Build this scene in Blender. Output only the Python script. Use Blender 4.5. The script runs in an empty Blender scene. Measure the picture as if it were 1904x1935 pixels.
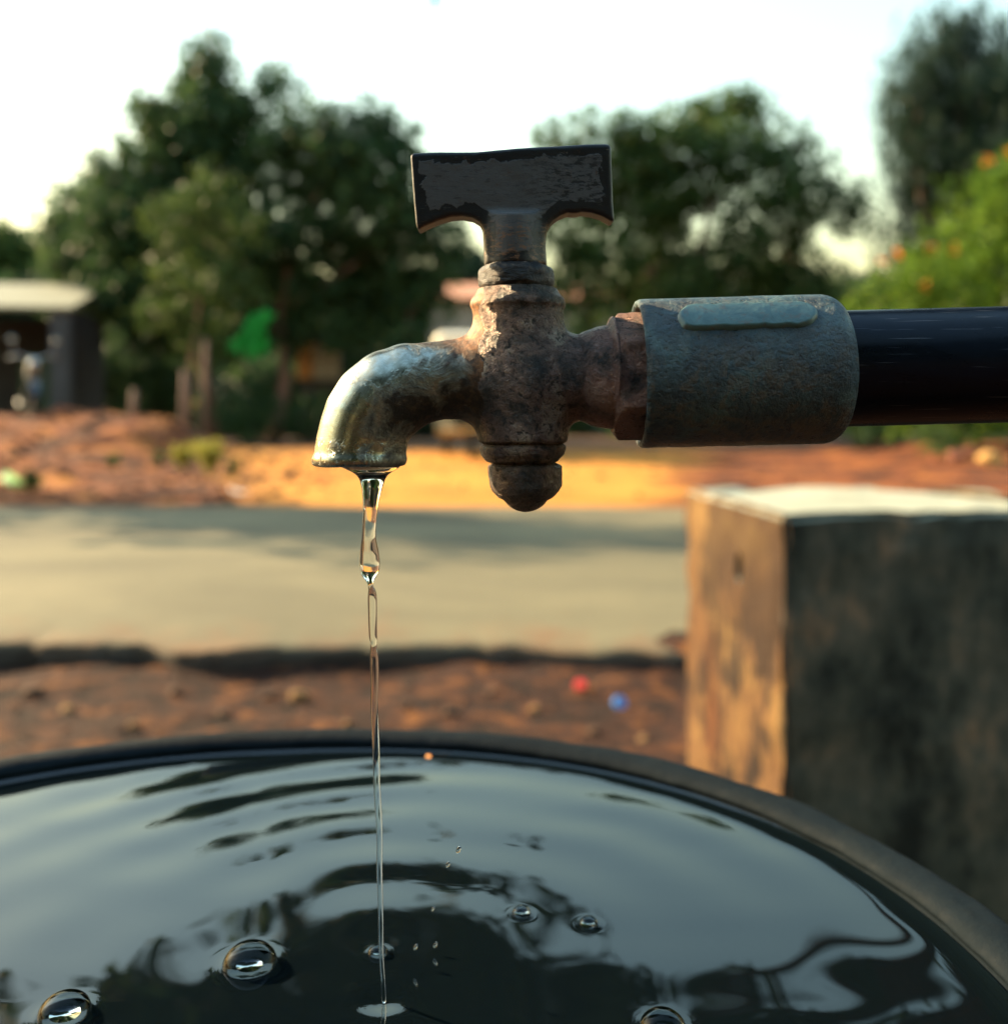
import bpy, bmesh, math, random
import numpy as np
from mathutils import Vector, Matrix

random.seed(7)
rng = np.random.default_rng(7)
scene = bpy.context.scene
col = scene.collection

# ------------------------------------------------------------------ camera
F = 1829.0            # focal length in picture units (picture 1904 wide)
HX, HY = 952.0, 785.0  # vanishing point straight ahead
H = 0.70              # eye height above the near dirt
D0 = 0.1829           # distance of the tap: ten picture units = 1 mm


def P(x, y, D):
    return Vector(((x - HX) * D / F, D, H - (y - HY) * D / F))


cam_d = bpy.data.cameras.new('camera')
cam = bpy.data.objects.new('camera', cam_d)
col.objects.link(cam)
cam.location = (0, 0, H)
cam.rotation_euler = (math.radians(90), 0, 0)
cam_d.sensor_fit = 'HORIZONTAL'
cam_d.sensor_width = 36
cam_d.lens = 36 * F / 1904
cam_d.shift_y = -(967.5 - HY) / 1904
cam_d.clip_start = 0.01
cam_d.clip_end = 3000
cam_d.dof.use_dof = True
cam_d.dof.focus_distance = D0 - 0.006
cam_d.dof.aperture_fstop = 12.5
scene.camera = cam

# ------------------------------------------------------------------ light
SUN_EL, SUN_AZ = 27.0, -62.0    # azimuth measured from straight ahead, negative to the left
el, az = math.radians(SUN_EL), math.radians(SUN_AZ)
sdir = Vector((math.cos(el) * math.sin(az), math.cos(el) * math.cos(az), math.sin(el)))
world = bpy.data.worlds.new('World')
scene.world = world
world.use_nodes = True
wn = world.node_tree
sky = wn.nodes.new('ShaderNodeTexSky')
sky.sky_type = 'NISHITA'
sky.sun_disc = False
sky.sun_elevation = el
sky.sun_rotation = az
sky.air_density = 3.2
sky.dust_density = 2.0
sky.ozone_density = 7.0
bg = wn.nodes['Background']
bg.inputs['Strength'].default_value = 0.15
wn.links.new(sky.outputs[0], bg.inputs['Color'])
sun_d = bpy.data.lights.new('sun', 'SUN')
sun_d.energy = 5.0
sun_d.angle = math.radians(0.6)
sun_d.color = (1.0, 0.75, 0.43)
sun = bpy.data.objects.new('sun', sun_d)
col.objects.link(sun)
sun.rotation_euler = sdir.to_track_quat('Z', 'Y').to_euler()
sun.location = (-20, 10, 20)

vs = scene.view_settings
vs.view_transform = 'Standard'
vs.look = 'None'
vs.exposure = 1.74
vs.gamma = 1.0
vs.use_curve_mapping = False
scene.cycles.use_denoising = True
scene.cycles.max_bounces = 10
scene.cycles.transmission_bounces = 10
scene.cycles.transparent_max_bounces = 12
scene.cycles.caustics_reflective = False
scene.cycles.caustics_refractive = False
scene.cycles.sample_clamp_indirect = 6.0


# ------------------------------------------------------------------ helpers
def tag(o, label, cat, group=None):
    o['label'] = label
    o['category'] = cat
    if group:
        o['group'] = group
    return o


def structure(o, kind='structure'):
    o['kind'] = kind
    return o


def mesh_obj(name, verts, faces, mat=None, parent=None, smooth=False, loc=None):
    me = bpy.data.meshes.new(name)
    verts = np.asarray(verts, dtype=np.float32).reshape(-1, 3)
    if isinstance(faces, np.ndarray):
        n, k = faces.shape
        me.vertices.add(len(verts))
        me.vertices.foreach_set('co', verts.ravel())
        me.loops.add(n * k)
        me.loops.foreach_set('vertex_index', faces.astype(np.int32).ravel())
        me.polygons.add(n)
        me.polygons.foreach_set('loop_start', np.arange(0, n * k, k, dtype=np.int32))
        me.update(calc_edges=True)
        me.validate()
    else:
        me.from_pydata(verts.tolist(), [], faces)
        me.update()
    if smooth:
        me.polygons.foreach_set('use_smooth', np.ones(len(me.polygons), dtype=bool))
    if mat:
        me.materials.append(mat)
    o = bpy.data.objects.new(name, me)
    col.objects.link(o)
    if parent is not None:
        o.parent = parent
    if loc is not None:
        o.location = loc
    return o


def bm_obj(name, bm, mat=None, parent=None, smooth=False, loc=None):
    me = bpy.data.meshes.new(name)
    bm.to_mesh(me)
    bm.free()
    if smooth:
        me.polygons.foreach_set('use_smooth', np.ones(len(me.polygons), dtype=bool))
    if mat:
        me.materials.append(mat)
    o = bpy.data.objects.new(name, me)
    col.objects.link(o)
    if parent is not None:
        o.parent = parent
    if loc is not None:
        o.location = loc
    return o


def empty(name, loc, rz=0.0):
    o = bpy.data.objects.new(name, None)
    o.empty_display_size = 0.1
    col.objects.link(o)
    o.location = loc
    o.rotation_euler = (0, 0, rz)
    return o


def box_bm(bm, c, s, bevel=0.0, rot=None, seg=2):
    r = bmesh.ops.create_cube(bm, size=1.0)
    vv = r['verts']
    M = Matrix.Diagonal((s[0], s[1], s[2], 1))
    if rot is not None:
        M = rot.to_4x4() @ M
    M = Matrix.Translation(c) @ M
    bmesh.ops.transform(bm, matrix=M, verts=vv)
    if bevel > 0:
        es = list({e for v in vv for e in v.link_edges})
        bmesh.ops.bevel(bm, geom=es, offset=bevel, segments=seg, affect='EDGES')


def tube_arrays(pts, rads, seg=12, cap=True):
    pts = [Vector(p) for p in pts]
    n = len(pts)
    V, Fc = [], []
    up = None
    for i, p in enumerate(pts):
        t = (pts[min(i + 1, n - 1)] - pts[max(i - 1, 0)]).normalized()
        if up is None:
            a = Vector((0, 0, 1)) if abs(t.z) < 0.9 else Vector((1, 0, 0))
            up = (a - t * a.dot(t)).normalized()
        else:
            up = (up - t * up.dot(t)).normalized()
        b = t.cross(up)
        for k in range(seg):
            a = 2 * math.pi * k / seg
            V.append(p + (up * math.cos(a) + b * math.sin(a)) * rads[i])
    for i in range(n - 1):
        for k in range(seg):
            k2 = (k + 1) % seg
            Fc.append((i * seg + k, i * seg + k2, (i + 1) * seg + k2, (i + 1) * seg + k))
    if cap:
        Fc.append(tuple(range(seg - 1, -1, -1)))
        Fc.append(tuple((n - 1) * seg + k for k in range(seg)))
    return V, Fc


def tube(name, pts, rads, mat, parent=None, seg=12, smooth=True, cap=True):
    V, Fc = tube_arrays(pts, rads, seg, cap)
    return mesh_obj(name, [tuple(v) for v in V], Fc, mat, parent, smooth)


def tubes(name, lst, mat, parent=None, seg=8, smooth=True):
    V, Fc = [], []
    for pts, rads in lst:
        v, f = tube_arrays(pts, rads, seg)
        o = len(V)
        V += v
        Fc += [tuple(i + o for i in q) for q in f]
    return mesh_obj(name, [tuple(v) for v in V], Fc, mat, parent, smooth)


def lathe(name, prof, mat, parent=None, seg=48, axis_pts=None, smooth=True, loc=None, squash=1.0):
    """prof: list of (r, z) or (r, z, cx); turned round the vertical."""
    V, Fc = [], []
    for q in prof:
        r, z = q[0], q[1]
        cx = q[2] if len(q) > 2 else 0.0
        for k in range(seg):
            a = 2 * math.pi * k / seg
            V.append((cx + r * math.cos(a), r * math.sin(a) * squash, z))
    n = len(prof)
    for i in range(n - 1):
        for k in range(seg):
            k2 = (k + 1) % seg
            Fc.append((i * seg + k, i * seg + k2, (i + 1) * seg + k2, (i + 1) * seg + k))
    Fc.append(tuple(range(seg - 1, -1, -1)))
    Fc.append(tuple((n - 1) * seg + k for k in range(seg)))
    return mesh_obj(name, V, Fc, mat, parent, smooth, loc)


# value noise for heights (numpy)
def vnoise(x, y, seed=0):
    x = np.asarray(x, float); y = np.asarray(y, float)
    xi = np.floor(x).astype(np.int64); yi = np.floor(y).astype(np.int64)
    xf = x - xi; yf = y - yi
    xf = xf * xf * (3 - 2 * xf); yf = yf * yf * (3 - 2 * yf)

    def hsh(a, b):
        h = (a * 374761393 + b * 668265263 + seed * 974711) & 0xffffffff
        h = ((h ^ (h >> 13)) * 1274126177) & 0xffffffff
        return ((h ^ (h >> 16)) & 0xffff) / 65535.0
    return ((hsh(xi, yi) * (1 - xf) + hsh(xi + 1, yi) * xf) * (1 - yf)
            + (hsh(xi, yi + 1) * (1 - xf) + hsh(xi + 1, yi + 1) * xf) * yf) * 2 - 1


def fbm(x, y, seed=0, octv=4):
    s = 0; a = 1; t = 0
    for i in range(octv):
        s = s + a * vnoise(x * 2 ** i, y * 2 ** i, seed + i * 17)
        t += a; a *= 0.5
    return s / t


def smooth01(a, b, x):
    t = np.clip((x - a) / (b - a), 0, 1)
    return t * t * (3 - 2 * t)


# ------------------------------------------------------------------ material builder
class MT:
    def __init__(self, name, rough=0.7, metal=0.0, color=(0.5, 0.5, 0.5), spec=0.5):
        self.m = bpy.data.materials.new(name)
        self.m.use_nodes = True
        self.nt = self.m.node_tree
        self.b = self.nt.nodes['Principled BSDF']
        self.b.inputs['Roughness'].default_value = rough
        self.b.inputs['Metallic'].default_value = metal
        self.b.inputs['Base Color'].default_value = (*color, 1)
        self.b.inputs['Specular IOR Level'].default_value = spec
        self.tc = None
        self.bump_h = []

    def n(self, t, **kw):
        nd = self.nt.nodes.new(t)
        for k, v in kw.items():
            setattr(nd, k, v)
        return nd

    def l(self, a, b):
        self.nt.links.new(a, b)

    def coord(self, which='Object', scale=(1, 1, 1)):
        if self.tc is None:
            self.tc = self.n('ShaderNodeTexCoord')
        mp = self.n('ShaderNodeMapping')
        mp.inputs['Scale'].default_value = scale
        self.l(self.tc.outputs[which], mp.inputs['Vector'])
        return mp.outputs[0]

    def noise(self, scale, detail=6, rough=0.6, vec=None, dist=0.0):
        nd = self.n('ShaderNodeTexNoise')
        nd.inputs['Scale'].default_value = scale
        nd.inputs['Detail'].default_value = detail
        nd.inputs['Roughness'].default_value = rough
        nd.inputs['Distortion'].default_value = dist
        self.l(vec if vec is not None else self.coord(), nd.inputs['Vector'])
        return nd.outputs[0]

    def voro(self, scale, vec=None, feature='F1', out=0, rnd=1.0):
        nd = self.n('ShaderNodeTexVoronoi', feature=feature)
        nd.inputs['Scale'].default_value = scale
        nd.inputs['Randomness'].default_value = rnd
        self.l(vec if vec is not None else self.coord(), nd.inputs['Vector'])
        return nd.outputs[out]

    def ramp(self, fac, stops, interp='LINEAR'):
        r = self.n('ShaderNodeValToRGB')
        r.color_ramp.interpolation = interp
        els = r.color_ramp.elements
        while len(els) < len(stops):
            els.new(0.5)
        for e, (p, c) in zip(els, stops):
            e.position = p
            if isinstance(c, (int, float)):
                c = (c, c, c)
            e.color = (*c, 1)
        self.l(fac, r.inputs[0])
        return r.outputs[0]

    def math(self, op, a, b=None, clamp=False):
        m = self.n('ShaderNodeMath', operation=op)
        m.use_clamp = clamp
        for i, v in enumerate((a, b)):
            if v is None:
                continue
            if isinstance(v, (int, float)):
                m.inputs[i].default_value = v
            else:
                self.l(v, m.inputs[i])
        return m.outputs[0]

    def mix(self, fac, a, b, blend='MIX'):
        m = self.n('ShaderNodeMix', data_type='RGBA', blend_type=blend)
        for sock, v in ((m.inputs[0], fac), (m.inputs[6], a), (m.inputs[7], b)):
            if isinstance(v, (int, float)):
                sock.default_value = v
            elif isinstance(v, tuple):
                sock.default_value = (*v, 1)
            else:
                self.l(v, sock)
        return m.outputs[2]

    def mixf(self, fac, a, b):
        m = self.n('ShaderNodeMix', data_type='FLOAT')
        for sock, v in ((m.inputs[0], fac), (m.inputs[2], a), (m.inputs[3], b)):
            if isinstance(v, (int, float)):
                sock.default_value = v
            else:
                self.l(v, sock)
        return m.outputs[0]

    def xyz(self, which='Object'):
        s = self.n('ShaderNodeSeparateXYZ')
        self.l(self.coord(which), s.inputs[0])
        return s.outputs

    def normal_xyz(self):
        g = self.n('ShaderNodeNewGeometry')
        s = self.n('ShaderNodeSeparateXYZ')
        self.l(g.outputs['Normal'], s.inputs[0])
        return s.outputs

    def attr(self, name):
        a = self.n('ShaderNodeAttribute')
        a.attribute_name = name
        return a.outputs['Fac']

    def island(self):
        g = self.n('ShaderNodeNewGeometry')
        return g.outputs['Random Per Island']

    def color(self, c):
        self.l(c, self.b.inputs['Base Color']); return self

    def rough(self, c):
        self.l(c, self.b.inputs['Roughness']); return self

    def metal(self, c):
        self.l(c, self.b.inputs['Metallic']); return self

    def bump(self, h, strength=0.3, dist=0.01):
        bp = self.n('ShaderNodeBump')
        bp.inputs['Strength'].default_value = strength
        bp.inputs['Distance'].default_value = dist
        self.l(h, bp.inputs['Height'])
        old = self.b.inputs['Normal']
        if old.is_linked:
            self.l(old.links[0].from_socket, bp.inputs['Normal'])
        self.l(bp.outputs[0], old)
        return self


def simple(name, c, rough=0.6, metal=0.0, var=0.25, scale=8.0, spec=0.5):
    t = MT(name, rough, metal, c, spec)
    nz = t.noise(scale, 5)
    t.color(t.ramp(nz, [(0.25, tuple(v * (1 - var) for v in c)), (0.75, tuple(min(1, v * (1 + var)) for v in c))]))
    t.bump(t.noise(scale * 6, 4), 0.15, 0.3 / scale)
    return t.m


# ================================================================== GROUND
def road_near(x):      # near edge of the raised road (distance), wandering
    return 2.66 + 0.17 * vnoise(x * 1.3, x * 0 + 3.1, 5) + 0.10 * vnoise(x * 3.7, x * 0, 6) + 0.12 * np.tanh(x * 0.8) \
        + 0.012 * vnoise(x * 9, x * 0 + 1, 8) + 0.008 * vnoise(x * 31, x * 0 + 1, 9)


def road_far(x):
    return 6.75 + 0.10 * vnoise(x * 0.7, x * 0 + 9.1, 15) + 0.04 * vnoise(x * 3.3, x * 0, 16)


ROADZ = 0.07


def ground_z(x, y):
    x = np.asarray(x, float); y = np.asarray(y, float)
    near = fbm(x * 1.6, y * 1.6, 1, 3) * 0.012 + fbm(x * 9, y * 9, 2, 4) * 0.014
    near = near + smooth01(2.3, 2.75, y) * np.clip(0.030 + 0.11 * fbm(x * 1.5, y * 1.0, 7, 4) + 0.025 * np.tanh(x * 2), -0.01, 0.078)
    t = smooth01(2.8, 3.1, y)
    far = 0.052 + smooth01(6.9, 8.0, y) * (0.022 + 0.02 * fbm(x * 0.8, y * 0.8, 3, 4) + 0.010 * fbm(x * 6, y * 6, 4, 3))
    z = near * (1 - t) + far * t
    under_road = smooth01(2.8, 3.0, y) * (1 - smooth01(6.5, 6.8, y))
    z = z * (1 - under_road) + 0.045 * under_road
    # heaped dirt bank left of the far verge
    xl = -0.30 * y + 0.1
    m = smooth01(0.0, -1.6, (x - xl)) * smooth01(7.3, 9.5, y) * (1 - smooth01(24, 34, y))
    z = z + m * (0.06 + 0.15 * np.clip(fbm(x * 1.7, y * 1.7, 31, 5) + 0.4, 0, 2) + 0.05 * fbm(x * 9, y * 9, 32, 2))
    bank = np.exp(-((y - 15.0 - 0.10 * x) / 1.9) ** 2) * smooth01(-3.9, -5.2, x) * smooth01(-24, -20, x)
    z = z + bank * (0.52 + 0.14 * fbm(x * 1.1, y * 1.1, 33, 5))
    # low rise right of the far verge
    z = z + 0.25 * smooth01(4.0, 7.0, x) * smooth01(10, 14, y) * (1 - smooth01(20, 26, y)) * (0.7 + 0.5 * fbm(x, y, 35, 3))
    return z


def axis(lo, hi, c, fine, n):
    # sinh spaced samples, dense round c
    a = np.arcsinh((lo - c) / fine); b = np.arcsinh((hi - c) / fine)
    return c + fine * np.sinh(np.linspace(a, b, n))


xs = axis(-700, 700, 0.0, 1.6, 380)
ys = axis(-300, 1400, 2.2, 1.1, 440)
GX, GY = np.meshgrid(xs, ys)
GZ = ground_z(GX, GY)
# damp detail far away
V = np.stack([GX, GY, GZ], -1).reshape(-1, 3)
ny, nx = GX.shape
idx = np.arange(nx * ny).reshape(ny, nx)
Q = np.stack([idx[:-1, :-1], idx[:-1, 1:], idx[1:, 1:], idx[1:, :-1]], -1).reshape(-1, 4)

t = MT('dirt', 0.95, spec=0.2)
p = t.xyz()
big = t.noise(0.7, 6, 0.6)
mid = t.noise(11, 7, 0.68)
fine = t.noise(55, 5, 0.7)
near_c = t.ramp(mid, [(0.37, (0.006, 0.004, 0.0035)), (0.46, (0.020, 0.009, 0.007)), (0.55, (0.050, 0.018, 0.010)), (0.66, (0.18, 0.068, 0.018))])
red_c = t.ramp(t.noise(1.7, 7, 0.7), [(0.36, (0.022, 0.010, 0.007)), (0.45, (0.085, 0.026, 0.012)), (0.54, (0.20, 0.056, 0.017)), (0.66, (0.40, 0.15, 0.03))])
sand_c = t.ramp(big, [(0.3, (0.42, 0.14, 0.024)), (0.5, (0.52, 0.22, 0.036)), (0.72, (0.58, 0.30, 0.055))])
# a sandy track leads away from the road, red soil either side, darker brown towards the back
tr1 = t.math('ADD', t.math('MULTIPLY', p[1], 0.31), p[0])
tr2 = t.math('SUBTRACT', t.math('MULTIPLY', p[1], 0.22), p[0])
trk = t.math('ADD', t.math('MINIMUM', tr1, tr2), t.math('MULTIPLY', t.math('SUBTRACT', big, 0.5), 2.2))
far_c = t.mix(t.ramp(trk, [(0.0, 0.0), (0.8, 1.0)]), red_c, sand_c)
wood = t.math('ADD', t.math('MULTIPLY', t.math('SUBTRACT', p[1], 15.5), 0.25), t.math('MULTIPLY', t.math('SUBTRACT', big, 0.5), 1.6))
far_c = t.mix(t.ramp(wood, [(0.0, 0.0), (0.9, 1.0)]), far_c, (0.085, 0.045, 0.024))
isfar = t.ramp(t.math('MULTIPLY', p[1], 0.1), [(0.3, 0.0), (0.62, 1.0)])
c = t.mix(isfar, near_c, far_c)
c = t.mix(t.math('MULTIPLY', t.ramp(fine, [(0.4, 0.0), (0.75, 1.0)]), 0.12), c, (0.17, 0.085, 0.04))
t.color(c)
t.bump(fine, 0.5, 0.015)
t.bump(mid, 0.5, 0.05)
M_dirt = t.m
ground = structure(mesh_obj('ground', V, Q, M_dirt, smooth=True))

# ---------------------------------------------------------------- road slab with a broken near edge
rx = np.unique(np.concatenate([np.arange(-6, 6, 0.02), axis(-160, 160, 0, 2.5, 240)]))
n_across = 60
rows = []
for k in range(n_across + 1):
    f = k / n_across
    yn, yf = road_near(rx), road_far(rx)
    y = yn + (yf - yn) * f
    z = ROADZ + 0.035 * np.sin(f * math.pi) * 0.6 + 0.004 * fbm(rx * 2.2, y * 2.2, 41, 4)
    z = z - 0.012 * (1 - smooth01(0, 0.06, f)) * (1 + fbm(rx * 6, y * 6, 42, 2)) - 0.030 * smooth01(0.97, 1.0, f)
    rows.append(np.stack([rx, y, z], -1))
under = rows[0].copy(); under[:, 1] += 0.035 + 0.02 * fbm(rx * 9, rx * 0, 44, 2); under[:, 2] = -0.03
RV = np.stack([under] + rows, 0)
ny, nx = RV.shape[:2]
idx = np.arange(nx * ny).reshape(ny, nx)
Q = np.stack([idx[:-1, :-1], idx[:-1, 1:], idx[1:, 1:], idx[1:, :-1]], -1).reshape(-1, 4)
t = MT('road_surface', 0.85, spec=0.25)
p = t.xyz()
n1 = t.noise(0.9, 7, 0.65, t.coord(scale=(0.45, 1, 1)), 0.4)
n2 = t.noise(260, 4, 0.7)
n3 = t.noise(6, 6, 0.65)
c = t.ramp(n1, [(0.3, (0.085, 0.077, 0.047)), (0.5, (0.145, 0.130, 0.078)), (0.68, (0.23, 0.20, 0.115))])
c = t.mix(t.math('MULTIPLY', t.ramp(n2, [(0.35, 1.0), (0.6, 0.0)]), 0.35), c, (0.08, 0.075, 0.065))
drift = t.math('ADD', t.math('MULTIPLY', t.math('SUBTRACT', 3.2, p[1]), 1.2), t.math('MULTIPLY', t.math('SUBTRACT', n3, 0.5), 2.2))
c = t.mix(t.math('MULTIPLY', t.ramp(drift, [(0.35, 0.0), (0.8, 1.0)]), 0.8), c, (0.17, 0.10, 0.055))
drift2 = t.math('ADD', t.math('MULTIPLY', t.math('SUBTRACT', p[1], 6.5), 1.5), t.math('MULTIPLY', t.math('SUBTRACT', n3, 0.5), 2.0))
c = t.mix(t.math('MULTIPLY', t.ramp(drift2, [(0.2, 0.0), (0.7, 1.0)]), 0.9), c, (0.33, 0.19, 0.075))
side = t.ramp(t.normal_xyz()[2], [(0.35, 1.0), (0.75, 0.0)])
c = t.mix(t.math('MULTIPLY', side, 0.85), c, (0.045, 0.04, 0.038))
t.color(c)
t.bump(n2, 0.4, 0.004)
t.bump(n3, 0.15, 0.03)
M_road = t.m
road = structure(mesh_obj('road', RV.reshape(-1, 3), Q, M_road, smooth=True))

# ================================================================== WALL (concrete block by the road)
def concrete_mat():
    t = MT('stained_concrete', 0.9, spec=0.2)
    streak = t.math('ADD', t.math('MULTIPLY', t.noise(5.5, 10, 0.70, t.coord(scale=(1.3, 1.3, 0.8))), 0.85), t.math('MULTIPLY', t.noise(70, 6, 0.7, t.coord(scale=(1, 1, 0.3))), 0.15))
    blot = t.noise(7, 7, 0.65, None, 0.2)
    fine = t.noise(90, 5, 0.7)
    nrm = t.normal_xyz()
    base = t.ramp(blot, [(0.3, (0.055, 0.027, 0.015)), (0.5, (0.115, 0.060, 0.025)), (0.68, (0.21, 0.125, 0.045))])
    stain = t.ramp(streak, [(0.455, 0.0), (0.50, 1.0)])
    p = t.xyz()
    hgt = t.ramp(p[2], [(0.30, 1.0), (0.57, 0.6)])
    stain = t.math('MULTIPLY', stain, hgt)
    c = t.mix(t.math('MULTIPLY', stain, 0.95), base, (0.013, 0.0085, 0.0080))
    orange = t.math('MULTIPLY', t.ramp(t.noise(6, 5, 0.6, t.coord(scale=(1, 1, 0.3))), [(0.5, 0.0), (0.65, 1.0)]), t.ramp(p[2], [(0.15, 1.0), (0.42, 0.0)]))
    c = t.mix(t.math('MULTIPLY', orange, 0.7), c, (0.20, 0.060, 0.012))
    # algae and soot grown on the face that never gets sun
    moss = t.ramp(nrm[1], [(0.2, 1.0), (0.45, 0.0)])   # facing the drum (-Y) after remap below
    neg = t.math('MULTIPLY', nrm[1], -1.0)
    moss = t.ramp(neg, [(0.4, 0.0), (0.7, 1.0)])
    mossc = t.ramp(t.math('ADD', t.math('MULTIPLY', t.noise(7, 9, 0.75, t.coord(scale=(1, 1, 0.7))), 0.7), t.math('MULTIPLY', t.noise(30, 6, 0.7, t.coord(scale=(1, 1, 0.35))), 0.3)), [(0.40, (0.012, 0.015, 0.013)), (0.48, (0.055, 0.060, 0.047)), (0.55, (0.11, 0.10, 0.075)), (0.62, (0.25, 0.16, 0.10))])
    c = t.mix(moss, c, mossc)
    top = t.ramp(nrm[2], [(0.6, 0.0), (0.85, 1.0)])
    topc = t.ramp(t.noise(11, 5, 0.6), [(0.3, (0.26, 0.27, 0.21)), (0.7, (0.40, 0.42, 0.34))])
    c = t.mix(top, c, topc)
    c = t.mix(t.math('MULTIPLY', t.ramp(fine, [(0.3, 1.0), (0.45, 0.0)]), 0.3), c, (0.05, 0.045, 0.04))
    t.color(c)
    t.bump(fine, 0.35, 0.006)
    t.bump(blot, 0.35, 0.03)
    return t.m


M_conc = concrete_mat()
hw = 0.578                                 # wall height above the dirt
xe = 0.322                                 # its sunlit end stands at this x
outline = [(0.345, 1.20), (1.5, 1.54), (1.5, 1.72), (0.785, 1.495), (0.65, 1.73), (0.306, 1.64)]
bm = bmesh.new()
lo = [bm.verts.new((x, y, -0.12)) for x, y in outline]
hi = [bm.verts.new((x, y, hw)) for x, y in outline]
bm.faces.new(lo[::-1]); bm.faces.new(hi)
for i in range(len(outline)):
    j = (i + 1) % len(outline)
    bm.faces.new((lo[i], lo[j], hi[j], hi[i]))
bmesh.ops.bevel(bm, geom=[e for e in bm.edges if max(v.co.z for v in e.verts) > 0], offset=0.008, segments=3, affect='EDGES')
for k in range(5):
    bmesh.ops.subdivide_edges(bm, edges=[e for e in bm.edges if e.calc_length() > 0.05], cuts=1, use_grid_fill=True)
bmesh.ops.triangulate(bm, faces=[f for f in bm.faces if len(f.verts) > 4])
bm.normal_update()
for v in bm.verts:
    n = v.normal
    a = float(fbm(v.co.x * 14 + v.co.y * 9, v.co.z * 14 + v.co.y * 7, 51, 3))
    v.co += n * a * 0.0045
    corner = max(abs(n.x), abs(n.y), abs(n.z)) < 0.93
    if corner:
        b_ = float(fbm(v.co.x * 22 + v.co.y * 17, v.co.z * 22 + v.co.y * 5, 53, 3))
        v.co -= n * max(0.0, b_ + 0.05) * 0.022
wall_root = empty('concrete_wall', (0.9, 1.4, 0))
tag(wall_root, 'low thick stained concrete wall with pale flat top beside the drum', 'wall')
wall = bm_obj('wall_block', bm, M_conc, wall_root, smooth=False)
wall.location = (-0.9, -1.4, 0)
# socket left by a broken bar in the sunlit end
cut = bmesh.new()
bmesh.ops.create_cone(cut, cap_ends=True, segments=9, radius1=0.017, radius2=0.013, depth=0.16)
bmesh.ops.rotate(cut, verts=cut.verts, matrix=Matrix.Rotation(math.pi / 2, 3, 'Y'))
for v in cut.verts:
    v.co.z *= 1.5
co = bm_obj('cutter', cut)
co.location = (xe + 0.02, 1.36, H - (1072 - HY) * 1.36 / F)
md = wall.modifiers.new('cut', 'BOOLEAN'); md.object = co; md.solver = 'EXACT'
dg = bpy.context.evaluated_depsgraph_get()
me2 = bpy.data.meshes.new_from_object(wall.evaluated_get(dg))
wall.modifiers.clear(); wall.data = me2
bpy.data.objects.remove(co)
wall.data.polygons.foreach_set('use_smooth', np.zeros(len(wall.data.polygons), dtype=bool))


# ================================================================== TAP (signed distances -> surface nets)
def z1(x, y):    # traced from a close-up of the tap: returns mm right of / above the eye axis
    return ((567 + 0.3712 * x - HX) / 10, (HY - 264.6 - 0.3712 * y) / 10)


def z2(x, y):
    return ((1020.5 + 0.4641 * x - HX) / 10, (HY - 491.3 - 0.4641 * y) / 10)


S1 = 0.03712     # mm per close-up unit
S2 = 0.04641


def smin(a, b, k):
    h = np.clip(0.5 + 0.5 * (b - a) / k, 0, 1)
    return b * (1 - h) + a * h - k * h * (1 - h)


def sd_lathe(U, D, W, rows):
    """rows: (y, xl, xr) in close-up units, top to bottom"""
    ws = np.array([z1(0, r[0])[1] for r in rows])[::-1]
    cs = np.array([z1((r[1] + r[2]) / 2, 0)[0] for r in rows])[::-1]
    rs = np.array([(r[2] - r[1]) / 2 * S1 for r in rows])[::-1]
    c = np.interp(W, ws, cs); R = np.interp(W, ws, rs)
    r = np.sqrt((U - c) ** 2 + D ** 2)
    sl = np.gradient(rs, ws) if len(ws) > 2 else np.zeros_like(ws)
    sl = np.clip(np.interp(W, ws, sl), -1.6, 1.6)
    d = (r - R) / np.sqrt(1 + sl ** 2)
    return np.maximum(d, np.maximum(W - ws[-1], ws[0] - W))


def sd_sweep(U, D, W, pts):
    """pts: (u, w, r) polyline in the picture plane with radius"""
    best = np.full(U.shape, 1e9)
    for (a, b) in zip(pts[:-1], pts[1:]):
        du, dw = b[0] - a[0], b[1] - a[1]
        L2 = du * du + dw * dw
        tt = np.clip(((U - a[0]) * du + (W - a[1]) * dw) / L2, 0, 1)
        dd = np.sqrt((U - a[0] - du * tt) ** 2 + (W - a[1] - dw * tt) ** 2 + D ** 2) - (a[2] + (b[2] - a[2]) * tt)
        best = np.minimum(best, dd)
    return best


def sd_poly(U, W, poly):
    d = np.full(U.shape, 1e9); inside = np.zeros(U.shape, bool)
    n = len(poly)
    for i in range(n):
        a, b = poly[i], poly[(i + 1) % n]
        ex, ey = b[0] - a[0], b[1] - a[1]
        tt = np.clip(((U - a[0]) * ex + (W - a[1]) * ey) / (ex * ex + ey * ey), 0, 1)
        d = np.minimum(d, (U - a[0] - ex * tt) ** 2 + (W - a[1] - ey * tt) ** 2)
        cond = ((a[1] > W) != (b[1] > W))
        xin = a[0] + (W - a[1]) * ex / (ey if abs(ey) > 1e-9 else 1e-9)
        inside ^= cond & (U < xin)
    return np.where(inside, -1, 1) * np.sqrt(d)


def grid(u0, u1, d0, d1, w0, w1, h):
    u = np.arange(u0, u1 + h, h); d = np.arange(d0, d1 + h, h); w = np.arange(w0, w1 + h, h)
    return np.meshgrid(u, d, w, indexing='ij') + [(u0, d0, w0, h)]


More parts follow.
